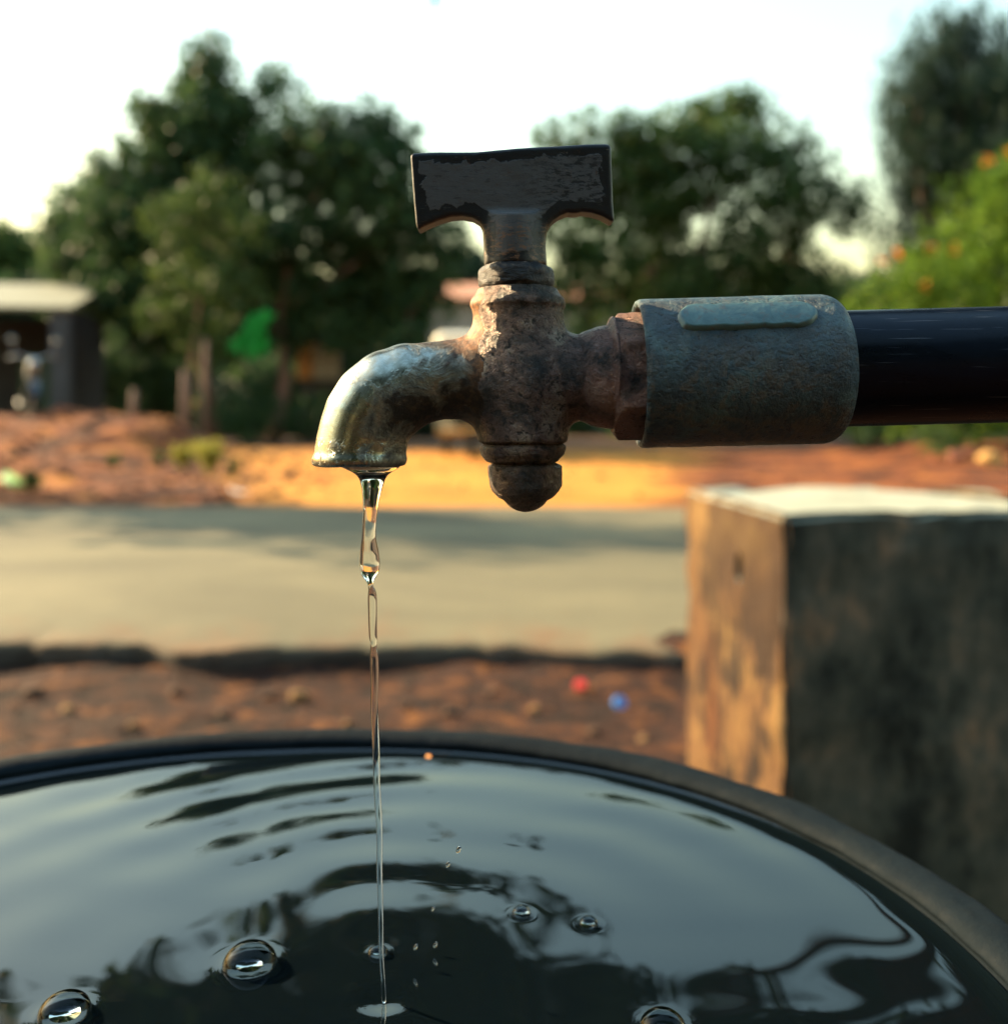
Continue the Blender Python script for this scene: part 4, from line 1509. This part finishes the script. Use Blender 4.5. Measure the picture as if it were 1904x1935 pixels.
def blossoms(o, cl):
    base = Vector(o.location)
    for (x, y) in [(1866, 300), (1905, 288), (1700, 480), (1668, 498), (1822, 600), (1745, 540), (1800, 470), (1885, 610), (1760, 470)]:
        bm = bmesh.new()
        q = P(x, y, 13.35) - base
        for k in range(9):
            a = random.uniform(0, 6.28)
            s = 0.055
            r = bmesh.ops.create_grid(bm, x_segments=1, y_segments=1, size=s * 0.5)
            bmesh.ops.transform(bm, matrix=Matrix.Translation(q + Vector((random.uniform(-1, 1), random.uniform(-1, 1), random.uniform(-1, 1))) * 0.055) @ Matrix.Rotation(a, 4, (random.random(), random.random(), 1)), verts=r['verts'])
        bm_obj('blossom', bm, M_flower, o)


tree('flowering_bush', base_at(1800, 14.2), [[(1800, 860), (1802, 780), (1806, 680), (1815, 560)], [(1802, 780), (1730, 660), (1690, 600)], [(1806, 700), (1900, 560), (1960, 450)]],
     [(1905, 330, 62), (1870, 400, 76), (1960, 380, 100), (1800, 470, 80), (1880, 500, 100), (1740, 520, 62), (1690, 560, 66), (1780, 600, 96), (1640, 600, 50), (1880, 620, 110), (1680, 660, 80), (1990, 560, 120), (1800, 700, 100), (1640, 720, 70), (1720, 770, 70), (1900, 740, 100), (1990, 720, 110), (1780, 800, 50), (1860, 800, 44)],
     14.2, M_leaf_b, M_bark, 'bright green bush dotted with orange blossoms behind the pipe', None, 0.085, 1.1, 16, 0.06, extra=blossoms, cat='bush', depth=0.6)

# far trees
far = [(40, 500, 75.0, [(20, 470, 40), (70, 500, 34), (-30, 500, 46), (30, 530, 46), (-40, 560, 40), (90, 550, 26)], 'rounded distant tree behind the shed roof'),
       (905, 560, 60.0, [(880, 500, 34), (905, 540, 40), (860, 560, 40), (940, 560, 44), (890, 610, 40)], 'distant tree behind the tap stem, over the brick house'),
       (1560, 560, 55.0, [(1600, 600, 46), (1540, 620, 50), (1640, 560, 40), (1660, 620, 46)], 'distant tree between the spreading tree and the bush')]
for (x, y, D, cl, lb) in far:
    tree('distant_tree', base_at(x, D), [[(x, 806), (x, 700), (x, y)]], cl, D, M_leaf_m if D > 70 else M_leaf_g, M_bark, lb, 'trees far behind', 0.40, 0.4, int(x) + 3, 0.3)

# shrubs closing the view under the crowns
sh = [(470, 780, 21.5, 58, M_leaf_d, 'dark low shrub between the dark trunk and the leaning trunk'), (585, 790, 22.0, 50, M_leaf_d, 'dark low shrub right of the leaning trunk'),
      (640, 600, 26.0, 62, M_leaf_d, 'tall dark shrub under the leaning tree, by the kiosk'), (740, 690, 27.0, 62, M_leaf_g, 'dark shrub behind the spout'), (300, 690, 27.0, 70, M_leaf_d, 'very dark shrub beside the shed post'),
      (210, 680, 27.5, 66, M_leaf_d, 'very dark shrub in the shade next to the shed'), (1190, 640, 27.0, 58, M_leaf_g, 'grey green shrub behind the hexagonal collar'), (1480, 700, 25.0, 90, M_leaf_d, 'dark shrub hidden behind the coupler'),
      (1650, 800, 16.0, 44, M_leaf_d, 'small dark shrub at the foot of the flowering bush'), (1765, 825, 12.5, 34, M_leaf_m, 'little green plant below the pipe, near the red rocks'), (1340, 700, 26.0, 80, M_leaf_d, 'dark shrub behind the wide spreading tree')]
for k, (x, y, D, r, m, lb) in enumerate(sh):
    b = base_at(x, D)
    yb = HY + (H - b.z) * F / D
    cl = [(x + dx * r, y + dyy * r, r * s) for dx, dyy, s in ((-.5, .1, .6), (.45, .15, .6), (0, -.35, .65), (-.15, .5, .6), (.3, .6, .5))]
    yy = y + r
    while yy < yb - r * 0.3:
        cl += [(x - r * .35, yy, r * .6), (x + r * .35, yy, r * .6)]
        yy += r * .6
    tree('shrub', b, [[(x, yb), (x + 3, (y + yb) / 2), (x, y)]], cl, D, m, M_bark, lb, 'shrubs under the trees', 0.11 if D > 15 else 0.06, 0.9, 40 + k, 0.05, cat='shrub', depth=0.4)

# undergrowth closing the gap between ground and crowns
ug = [(-120, 'left of the shed'), (20, 'behind the shed'), (120, 'beside the shed wall'), (430, 'behind the dark trunk'), (520, 'behind the leaning trunk'), (690, 'beyond the kiosk'), (800, 'just left of the rickshaw'), (1080, 'right of the brick house door'), (1250, 'left of the spreading trunk'),
      (1420, 'right of the spreading trunk'), (1560, 'behind the coupler end'), (1680, 'behind the flowering bush'), (1830, 'under the feathery tree'), (1980, 'past the feathery tree')]
for k, (x, wh) in enumerate(ug):
    D = 28.5 + 1.5 * math.sin(k * 2.1)
    b = base_at(x, D)
    yb = HY + (H - b.z) * F / D
    r = 62 + 12 * math.sin(k * 1.7)
    cl = [(x + r * .6 * math.sin(j * 2.3 + k), yb - 20 - r * 0.42 * j * .55, r * (0.8 - .04 * j)) for j in range(7 if not 780 < x < 1200 else 3)]
    tree('undergrowth_bush', b, [[(x, yb), (x + 4, yb - 60), (x, yb - 120)]], cl, D, M_leaf_d if k % 3 else M_leaf_g, M_bark, 'dark undergrowth bush ' + wh, 'bushes at the edge of the wood', 0.17, 0.8, 70 + k, 0.05, cat='bush', depth=0.6)

# second row: trees at the back of the wood
bk = [(-60, 560, 'past the far end of the shed roof'), (60, 590, 'behind the middle of the shed'), (170, 570, 'behind the shed end wall'), (275, 590, 'between the shed and the spired tree'), (375, 560, 'straight behind the spired tree'), (470, 575, 'behind the green cloth'),
      (565, 560, 'behind the kiosk roof'), (670, 555, 'between kiosk and rickshaw'), (770, 580, 'left of the rickshaw canopy'), (1235, 560, 'behind the spreading tree trunk'), (1370, 575, 'right of the spreading tree trunk'), (1490, 560, 'behind the coupler badge'), (1620, 580, 'between the spreading tree and the bush'), (1750, 560, 'behind the feathery tree')]
for k, (x, y, wh) in enumerate(bk):
    D = 41 + 2.5 * math.sin(k * 2.7)
    b = base_at(x, D)
    cl = [(x + 44 * math.sin(j * 2.4 + k), y - 10 + 25 * j, 46 + 8 * math.sin(j + k)) for j in range(8)]
    tree('wood_edge_tree', b, [[(x, HY + (H - b.z) * F / D), (x + 5, 700), (x, y)]], cl, D, (M_leaf_d, M_leaf_g, M_leaf_o)[k % 3], M_bark, 'tree at the back of the wood ' + wh, 'trees at the back of the wood', 0.24, 0.62, 150 + k, 0.12, depth=1.0)

# a big roadside tree whose boughs reach over the road; its trunk stands on the far verge
tb = Vector((6.0, 7.9, 0.05))
over = empty('overhanging_tree', tb)
tag(over, 'large spreading tree on the far verge with boughs reaching over the road', 'tree')
r_o = random.Random(3)
cl, lst = [], [([Vector((0, 0, -0.3)), Vector((-.1, .05, 1.4)), Vector((-.05, 0.1, 2.9)), Vector((-.4, .1, 4.4)), Vector((-.6, .2, 6.2))], [.30, .24, .20, .15, .07])]
for k in range(185):
    tx = r_o.uniform(-0.66, 0.95)                      # heading
    Y = r_o.uniform(6.0, 10.0)
    lowest = 0.460 + 0.30 * abs(tx + 0.08) ** 1.3 + 0.02 * math.sin(tx * 9)
    te = lowest + 0.50 * r_o.random() ** 2.2
    r = r_o.uniform(.50, .85)
    c = Vector((tx * Y, Y, H + te * (Y + r) + r * 0.7 * 1.25 + 0.22))
    cl.append((c, (r * 1.2, r * 1.2, r * .7)))
    if k % 2 == 0:
        a = Vector((-.2, .1, 3.6 + 0.02 * k)); b = c - tb
        m = a.lerp(b, .5) + Vector((0, 0, .35))
        lst.append(([a, m, b], [.08, .05, .015]))
tubes('trunk', lst, M_bark, over, 9)
leaves('crown', cl, M_leaf_d, over, tb, 0.20, 0.48, 99, False, 0.55)

# unseen trees added behind the viewer to keep sky light off the tap, and one along the road to the left
for k, (x, y, hgt, wh) in enumerate([(-3.6, -3.4, 4.6, 'behind the drum, on the shed side, added to block sky light'), (-0.6, -4.4, 5.0, 'straight behind the drum, added to block sky light'), (2.4, -3.4, 4.7, 'behind the pipe riser, added to block sky light'), (-7.6, 9.0, 4.4, 'on the verge beside the road, short of the shed')]):
    b = Vector((x, y, float(ground_z(np.array(x), np.array(y)))))
    o = empty('unseen_tree', b)
    r_o = random.Random(50 + k)
    cl, lst = [], [([Vector((0, 0, -.2)), Vector((.05, 0, hgt * .3)), Vector((0, .05, hgt * .6)), Vector((.1, 0, hgt * .9))], [.14, .11, .08, .03])]
    wide = 1.9 if k < 3 else 0.95
    for j in range(26 if k < 3 else 12):
        zz = r_o.uniform(.22 if k < 3 else .55, .98) * hgt
        a = r_o.uniform(0, 6.28); q = wide * r_o.random() ** .6 * (1.1 - .5 * zz / hgt)
        c = b + Vector((math.cos(a) * q, math.sin(a) * q * .8, zz))
        cl.append((c, (.62, .62, .5) if k < 3 else (.5, .5, .4)))
        lst.append(([Vector((0, 0, zz * .7)), (c - b) * .6 + Vector((0, 0, .2 * zz)), c - b], [.04, .03, .01]))
    tubes('trunk', lst, M_bark, o, 7)
    leaves('crown', cl, M_leaf_d, o, b, 0.16, 0.9 if k < 3 else 0.5, 120 + k, False, 0.6)
    tag(o, 'leafy unseen tree standing ' + wh, 'tree', 'trees round the yard')

# weeds on the verge
def weed(x, y, hgt, n, mat, label, seed, group='weeds on the verge'):
    g = on_ground(x, y)
    r0 = random.Random(seed)
    o = empty('weed', g)
    st, cl = [], []
    for k in range(n):
        a = r0.uniform(0, 6.28); l = hgt * r0.uniform(.5, 1.0)
        tip = Vector((math.cos(a) * l * .5, math.sin(a) * l * .5, l))
        st.append(([Vector((0, 0, -0.02)), Vector((tip.x * .35, tip.y * .35, l * .6)), tip], [0.006, 0.004, 0.002]))
        for f in (0.4, 0.65, 0.9):
            cl.append((g + Vector((tip.x * f * f, tip.y * f * f, l * f)), (hgt * .16,) * 3))
    tubes('stem', st, mat, o, 5)
    leaves('foliage', cl, mat, o, g, hgt * 0.11, 1.0, seed, True, 0.35)
    tag(o, label, 'weed', group)


weed(395, 900, 0.30, 9, M_leaf_y, 'tall yellow green weed at the end of the dirt bank', 1)
weed(345, 890, 0.24, 7, M_leaf_y, 'yellow green weed growing out of the dirt bank slope', 2)
weed(440, 905, 0.16, 6, M_leaf_m, 'low green weed at the edge of the orange verge', 3)
weed(215, 880, 0.16, 6, M_leaf_m, 'small dark green weed among the clods of the bank', 4)
weed(60, 935, 0.16, 7, M_leaf_m, 'green weed beside the pale plastic bag', 5)
weed(300, 880, 0.14, 6, M_leaf_m, 'small weed between the clods and the yellow weeds', 6)

# ================================================================== SHED, KIOSK, HOUSE
def part_box(name, c, s, mat, parent, bevel=0.01, rot=None):
    bm = bmesh.new()
    box_bm(bm, Vector((0, 0, 0)), s, bevel, rot)
    o = bm_obj(name, bm, mat, parent, False)
    o.location = c
    return o


M_cream = simple('lime_washed_slab', (0.22, 0.22, 0.15), 0.85, var=0.12, scale=2)
M_grey = simple('grey_render', (0.06, 0.063, 0.07), 0.9, var=0.25, scale=2)
M_darkw = simple('dark_shed_wall', (0.035, 0.032, 0.03), 0.95, var=0.3, scale=2)  # very dark grey for the shed's back and side walls
M_gdoor = simple('green_door_paint', (0.02, 0.075, 0.035), 0.5, var=0.25, scale=3)
M_wood = simple('weathered_wood', (0.20, 0.12, 0.09), 0.9, var=0.3, scale=9)
DS = 21.0
sb = base_at(30, DS)
shed = empty('roadside_shed', sb, math.radians(10))
tag(shed, 'open roadside shed with pale slab roof and grey posts under the trees', 'shed')
px = lambda v, D=DS: v * D / F
zr = P(0, 575, DS).z - sb.z
part_box('roof', Vector((P(-70, 0, DS).x - sb.x, 1.5, zr + 0.36)), (px(410), 3.6, 0.09), M_cream, shed, 0.02, Matrix.Rotation(math.radians(15), 3, 'X'))
for xx, w in ((112, 36), (-30, 36), (-190, 36)):
    part_box('post', Vector((P(xx, 0, DS).x - sb.x, 0.0, (zr - 0.1) / 2 - 0.05)), (px(w), 0.34, zr), M_grey, shed, 0.02)
part_box('back_wall', Vector((P(-70, 0, DS).x - sb.x, 2.9, zr / 2 - 0.06)), (px(380), 0.18, zr), M_darkw, shed, 0.01)
part_box('side_wall', Vector((P(128, 0, DS).x - sb.x, 1.6, zr / 2 - 0.06)), (0.14, 2.5, zr), M_darkw, shed, 0.01)
part_box('door', Vector((P(5, 0, DS).x - sb.x, 2.76, 0.95)), (0.9, 0.06, 1.95), M_gdoor, shed, 0.01)
part_box('floor_slab', Vector((P(-70, 0, DS).x - sb.x, 1.4, 0.0)), (px(390), 3.2, 0.22), M_grey, shed, 0.02)

# fence posts by the bank
for (x, y0, y1, D, lb) in ((250, 735, 836, 16.2, 'short weathered wooden post on top of the dirt bank'), (345, 700, 800, 18.5, 'weathered wooden post between the shed and the young tree'), (386, 640, 800, 19.5, 'taller weathered wooden post close to the dark trunk')):
    b = base_at(x, D)
    top = P(x + 6, y0, D)
    o = tube('wooden_post', [(0, 0, -0.2), (0.01, 0, (top.z - b.z) * .5), (0.03, 0.01, top.z - b.z)], [0.06, 0.055, 0.05], M_wood, None, 9)
    o.location = b
    tag(o, lb, 'post', 'wooden posts by the bank')

# green cloth caught on the leaning tree
t = MT('green_cloth', 0.7, spec=0.2)
t.color(t.ramp(t.noise(5, 4), [(0.3, (0.02, 0.30, 0.06)), (0.7, (0.05, 0.55, 0.09))]))
M_gcloth = t.m
DG = 22.1
nu, nv = 28, 34
Vc, Fc = [], []
g0 = P(468, 665, DG)
out_l = [(0.0, 478, 519), (0.1, 470, 520), (0.22, 462, 508), (0.35, 458, 504), (0.5, 448, 500), (0.62, 430, 506), (0.8, 428, 508), (0.92, 440, 504), (1.0, 452, 490)]
for j in range(nv + 1):
    f = j / nv
    xl = np.interp(f, [q[0] for q in out_l], [q[1] for q in out_l]); xr = np.interp(f, [q[0] for q in out_l], [q[2] for q in out_l])
    y = 588 + (676 - 588) * f
    for i in range(nu + 1):
        q = i / nu
        x = xl + (xr - xl) * q
        v = P(x, y + 5 * math.sin(q * 9 + f * 3), DG + 0.10 * math.sin(q * 16 + f * 2) * (0.3 + f) + 0.06 * math.sin(q * 37) * f)
        Vc.append(tuple(v - g0))
for j in range(nv):
    for i in range(nu):
        a = j * (nu + 1) + i
        Fc.append((a, a + 1, a + nu + 2, a + nu + 1))
cl_o = mesh_obj('green_cloth', Vc, Fc, M_gcloth, None, True, g0)
md = cl_o.modifiers.new('thick', 'SOLIDIFY'); md.thickness = 0.01
tag(cl_o, 'bright green cloth hanging from the leaning trunk', 'cloth')

# painted kiosk behind the leaning tree
M_white = simple('white_paint', (0.62, 0.60, 0.52), 0.7, var=0.1, scale=2)
M_orp = simple('orange_paint', (0.72, 0.36, 0.13), 0.7, var=0.15, scale=2)
M_gbase = simple('slate_base', (0.09, 0.10, 0.12), 0.8, var=0.2, scale=2)
M_brick = None
DK = 25.5
kb = base_at(598, DK)
kiosk = empty('roadside_kiosk', kb)
tag(kiosk, 'small kiosk with white and orange panels behind the leaning tree', 'kiosk')
kz = lambda y: P(0, y, DK).z - kb.z
kx = lambda x: P(x, 0, DK).x - kb.x
part_box('cabin', Vector((kx(604), 0.7, (kz(640) + 0) / 2)), (kx(646) - kx(562), 1.2, kz(640)), M_gbase, kiosk, 0.03)
part_box('orange_panel', Vector((kx(575), 0.08, (kz(650) + kz(716)) / 2)), (kx(590) - kx(560), 0.06, kz(650) - kz(716)), M_orp, kiosk, 0.008)
part_box('white_panel', Vector((kx(616), 0.08, (kz(650) + kz(716)) / 2)), (kx(642) - kx(592), 0.06, kz(650) - kz(716)), M_white, kiosk, 0.008)
part_box('counter', Vector((kx(604), -0.02, kz(722))), (kx(652) - kx(556), 0.26, 0.05), M_gbase, kiosk, 0.008)
part_box('roof', Vector((kx(604), 0.6, kz(634))), (kx(656) - kx(552), 1.7, 0.07), M_grey, kiosk, 0.01, Matrix.Rotation(0.08, 3, 'X'))

# brick house in the distance, seen in the gaps round the tap
t = MT('brick_wall', 0.9, spec=0.2)
bk = t.n('ShaderNodeTexBrick')
bk.inputs['Scale'].default_value = 4.0
bk.inputs['Color1'].default_value = (0.42, 0.20, 0.13, 1); bk.inputs['Color2'].default_value = (0.34, 0.15, 0.10, 1); bk.inputs['Mortar'].default_value = (0.35, 0.3, 0.25, 1)
t.l(t.coord(), bk.inputs['Vector'])
t.color(t.mix(t.math('MULTIPLY', t.noise(1.2, 5), 0.5), bk.outputs[0], (0.45, 0.32, 0.25)))
M_brick = t.m
M_tile = simple('clay_roof', (0.45, 0.19, 0.10), 0.85, var=0.25, scale=3)
M_glass = simple('dark_window', (0.02, 0.025, 0.03), 0.1, var=0.1)
DH = 36.0
hb = base_at(990, DH)
house = empty('brick_house', hb)
tag(house, 'distant brick house with clay roof glimpsed behind the tap', 'house')
hx_ = lambda x: P(x, 0, DH).x - hb.x
hz_ = lambda y: P(0, y, DH).z - hb.z
part_box('wall', Vector(((hx_(810) + hx_(1175)) / 2, 2.6, hz_(560) / 2 - 0.05)), (hx_(1175) - hx_(810), 5.0, hz_(560) + 0.1), M_brick, house, 0.02)
bm = bmesh.new()
x0, x1, z0, z1_ = hx_(795), hx_(1190), hz_(566), hz_(518)
vv = [bm.verts.new(q) for q in [(x0, -0.4, z0), (x1, -0.4, z0), (x1, 5.6, z0), (x0, 5.6, z0), (x0 + .3, 2.6, z1_), (x1 - .3, 2.6, z1_)]]
for f in [(0, 1, 5, 4), (1, 2, 5), (2, 3, 4, 5), (3, 0, 4), (3, 2, 1, 0)]:
    bm.faces.new([vv[i] for i in f])
bm_obj('roof', bm, M_tile, house)
for x in (850, 930, 1090, 1145):
    w = part_box('window', Vector((hx_(x), 0.07, hz_(655))), (0.75, 0.08, 1.0), M_white, house, 0.01)
    part_box('pane', Vector((0, -0.03, 0)), (0.6, 0.05, 0.84), M_glass, w, 0.004)
part_box('door', Vector((hx_(1010), 0.07, 0.98)), (0.95, 0.08, 1.96), M_wood, house, 0.01)

# ================================================================== VEHICLES
M_tyre = simple('tyre_rubber', (0.016, 0.016, 0.017), 0.85, var=0.2)
M_rim = simple('wheel_rim', (0.08, 0.08, 0.085), 0.5, 0.3, var=0.1)
M_chrome = simple('chrome', (0.35, 0.36, 0.37), 0.12, 1.0, var=0.03)
M_canopy = simple('pale_canopy', (0.70, 0.68, 0.56), 0.5, var=0.06)
M_rick = simple('dark_rickshaw_paint', (0.02, 0.03, 0.028), 0.35, var=0.15)
M_bikepaint = simple('bike_paint', (0.03, 0.04, 0.055), 0.3, var=0.1)
M_seat = simple('seat_vinyl', (0.014, 0.014, 0.015), 0.6, var=0.15)
M_redl = simple('red_lens', (0.45, 0.03, 0.02), 0.25, var=0.1)


def wheel(parent, c, R, w, axis_y=True):
    o = empty('wheel', c)
    o.parent = parent
    bm = bmesh.new()
    seg, ts = 28, 10
    for tor, (rm, rt) in enumerate([(R - w / 2, w / 2)]):
        vs_ = []
        for i in range(seg):
            a = 2 * math.pi * i / seg
            for j in range(ts):
                b = 2 * math.pi * j / ts
                r = rm + rt * math.cos(b)
                vs_.append(bm.verts.new((r * math.cos(a), rt * math.sin(b), r * math.sin(a))))
        for i in range(seg):
            for j in range(ts):
                bm.faces.new((vs_[i * ts + j], vs_[((i + 1) % seg) * ts + j], vs_[((i + 1) % seg) * ts + (j + 1) % ts], vs_[i * ts + (j + 1) % ts]))
    ty = bm_obj('tyre', bm, M_tyre, o, True)
    bm = bmesh.new()
    bmesh.ops.create_cone(bm, cap_ends=True, segments=20, radius1=R * 0.22, radius2=R * 0.22, depth=w * 0.9, matrix=Matrix.Rotation(math.pi / 2, 4, 'X'))
    for k in range(8):
        a = 2 * math.pi * k / 8
        box_bm(bm, Vector((math.cos(a) * R * .42, 0, math.sin(a) * R * .42)), (R * 0.62, w * 0.18, R * 0.08), 0, Matrix.Rotation(-a, 3, 'Y'))
    bm_obj('rim', bm, M_rim, o)
    return o


# auto rickshaw, nose towards us
DR = 13.6
rb = base_at(886, DR)
ric = empty('auto_rickshaw', rb)
tag(ric, 'dark auto rickshaw with pale canopy parked beyond the road behind the tap', 'auto rickshaw')
W2 = 73 * DR / F
ztop = P(0, 619, DR).z - rb.z


def loft(name, secs, mat, parent):
    """secs: list of (y, [(x, z) ...]) outlines with equal counts"""
    bm = bmesh.new()
    R_ = [[bm.verts.new((x, y, z)) for x, z in s] for y, s in secs]
    m = len(R_[0])
    for a, b in zip(R_[:-1], R_[1:]):
        for i in range(m):
            j = (i + 1) % m
            bm.faces.new((a[i], a[j], b[j], b[i]))
    bm.faces.new(R_[0][::-1]); bm.faces.new(R_[-1])
    bmesh.ops.recalc_face_normals(bm, faces=bm.faces)
    return bm_obj(name, bm, mat, parent, False)


def rrect(w, z0, z1__, r):
    pts = []
    for cx, cz, a0 in ((w - r, z1__ - r, 0), (-w + r, z1__ - r, 90), (-w + r, z0 + r, 180), (w - r, z0 + r, 270)):
        for k in range(5):
            a = math.radians(a0 + 90 * k / 4)
            pts.append((cx + r * math.cos(a), cz + r * math.sin(a)))
    return pts


loft('canopy', [(0.25, rrect(W2 * .88, ztop - .34, ztop - .10, .10)), (0.45, rrect(W2 * .98, ztop - .40, ztop - .02, .15)), (1.4, rrect(W2, ztop - .42, ztop, .17)), (2.2, rrect(W2 * .98, ztop - .6, ztop - .03, .16)), (2.45, rrect(W2 * .92, ztop - .75, ztop - .16, .16))], M_canopy, ric)
loft('body', [(0.0, rrect(W2 * .42, .45, .85, .12)), (0.2, rrect(W2 * .68, .38, 1.0, .14)), (0.6, rrect(W2 * .95, .33, .98, .12)), (1.2, rrect(W2, .30, .62, .10)), (1.7, rrect(W2, .30, 1.15, .12)), (2.5, rrect(W2 * .97, .34, 1.2, .14))], M_rick, ric)
loft('windscreen', [(0.22, rrect(W2 * .66, .98, 1.02, .01)), (0.42, rrect(W2 * .80, ztop - .42, ztop - .40, .01))], M_glass, ric)
for s in (-1, 1):
    tube('canopy_pillar', [(s * W2 * .72, .22, .95), (s * W2 * .88, .42, ztop - .3)], [.022, .022], M_rick, ric, 8)
    tube('rear_pillar', [(s * W2 * .92, 1.7, 1.1), (s * W2 * .92, 1.65, ztop - .3)], [.022, .022], M_rick, ric, 8)
    wheel(ric, Vector((s * (W2 - .10), 2.0, .23)), .23, .11).rotation_euler = (0, 0, math.pi / 2)
part_box('bumper', Vector((0, 0.05, .80 * .55)), (W2 * 1.35, .05, .06), M_canopy, ric, .015)
wheel(ric, Vector((0.02, 0.30, .23)), .23, .11).rotation_euler = (0, 0, math.pi / 2)
part_box('mudguard', Vector((0.02, 0.30, .47)), (.17, .50, .06), M_rick, ric, .025)
part_box('seat', Vector((0, 1.75, .72)), (W2 * 1.6, .5, .16), M_seat, ric, .05)
bm = bmesh.new(); bmesh.ops.create_uvsphere(bm, u_segments=16, v_segments=10, radius=.09)
bm_obj('headlight', bm, M_chrome, ric, True, Vector((0, 0.0, .78)))

# motorcycle parked by the shed
DM = 15.0
mb = base_at(62, DM)
mz = float(mb.z)
bike = empty('motorcycle', mb, math.radians(-62))
tag(bike, 'dark motorcycle with chrome lamp parked in front of the shed', 'motorcycle')
wheel(bike, Vector((0.66, 0, .30)), .30, .09)
wheel(bike, Vector((-0.62, 0, .30)), .30, .11)
loft_x = None
bm = bmesh.new()
box_bm(bm, Vector((0.18, 0, .80)), (.46, .26, .22), .09, None, 4)
bm_obj('fuel_tank', bm, M_bikepaint, bike, True)
bm = bmesh.new(); box_bm(bm, Vector((-.33, 0, .79)), (.66, .24, .10), .045, None, 3)
bm_obj('seat', bm, M_seat, bike, True)
bm = bmesh.new(); box_bm(bm, Vector((0.05, 0, .42)), (.36, .24, .32), .05, None, 2)
bm_obj('engine', bm, M_bikepaint, bike)
tubes('frame', [([(0.42, 0, .85), (0.1, 0, .72), (-.55, 0, .72)], [.025] * 3), ([(0.42, 0, .85), (.2, 0, .28), (-.2, 0, .26), (-.62, 0, .30)], [.022] * 4), ([(-.3, 0, .7), (-.62, .08, .3)], [.02] * 2)], M_seat, bike)
for s in (-1, 1):
    tube('fork', [(0.66, s * .075, .30), (0.42, s * .075, .95)], [.02, .022], M_seat, bike, 8)
    tube('mirror_stem', [(0.40, s * .22, 1.03), (0.40, s * .30, 1.22)], [.007, .007], M_chrome, bike, 6)
    bm = bmesh.new(); bmesh.ops.create_uvsphere(bm, u_segments=14, v_segments=8, radius=.05)
    for v in bm.verts:
        v.co.x *= .25
    bm_obj('mirror', bm, M_chrome, bike, True, Vector((0.40, s * .30, 1.27)))
tube('handlebar', [(0.36, -.36, 1.0), (0.43, -.2, 1.03), (0.44, 0, .98), (0.43, .2, 1.03), (0.36, .36, 1.0)], [.013] * 5, M_chrome, bike, 8)
bm = bmesh.new(); bmesh.ops.create_uvsphere(bm, u_segments=18, v_segments=12, radius=.085)
bm_obj('headlight', bm, M_chrome, bike, True, Vector((0.53, 0, .90)))
tube('exhaust', [(0.15, -.14, .3), (-.3, -.16, .28), (-.8, -.17, .36)], [.025, .04, .045], M_seat, bike, 10)
for xx, a0, a1 in ((0.66, .3, 2.4), (-.62, .6, 2.6)):
    bm = bmesh.new()
    pr = []
    for k in range(11):
        a = a0 + (a1 - a0) * k / 10
        for w in (-.07, .07):
            for q in (.345, .355):
                pr.append(bm.verts.new((xx + q * math.cos(a), w, .30 + q * math.sin(a))))
    for k in range(10):
        b = 4 * k
        for i, j in ((0, 1), (1, 3), (3, 2), (2, 0)):
            bm.faces.new((pr[b + i], pr[b + j], pr[b + 4 + j], pr[b + 4 + i]))
    bm_obj('mudguard', bm, M_bikepaint, bike)
part_box('tail_light', Vector((-.72, 0, .74)), (.06, .13, .08), M_redl, bike, .015)

# rocks by the flowering bush
M_rrock = stone_mat('red_rock', [(0.30, 0.10, 0.06), (0.38, 0.15, 0.09)])
M_yrock = stone_mat('ochre_rock', [(0.62, 0.32, 0.10), (0.66, 0.38, 0.13)])
for k, (x, y, s, m, lb) in enumerate([(1805, 872, .14, M_rrock, 'dark red rock below the pipe, next to an ochre rock'), (1870, 878, .16, M_yrock, 'ochre rock lit by the sun below the pipe'), (1835, 858, .11, M_rrock, 'small red rock behind the ochre rock'),
                                      (1770, 868, .08, M_rrock, 'small red rock at the foot of the little green plant')]):
    g = on_ground(x, y)
    bm = rock_bm(400 + k)
    bmesh.ops.scale(bm, verts=bm.verts, vec=(s, s, s * 1.2))
    o = bm_obj('rock', bm, m, None, False, g + Vector((0, 0, s * .35)))
    tag(o, lb, 'rock', 'rocks on the far verge')
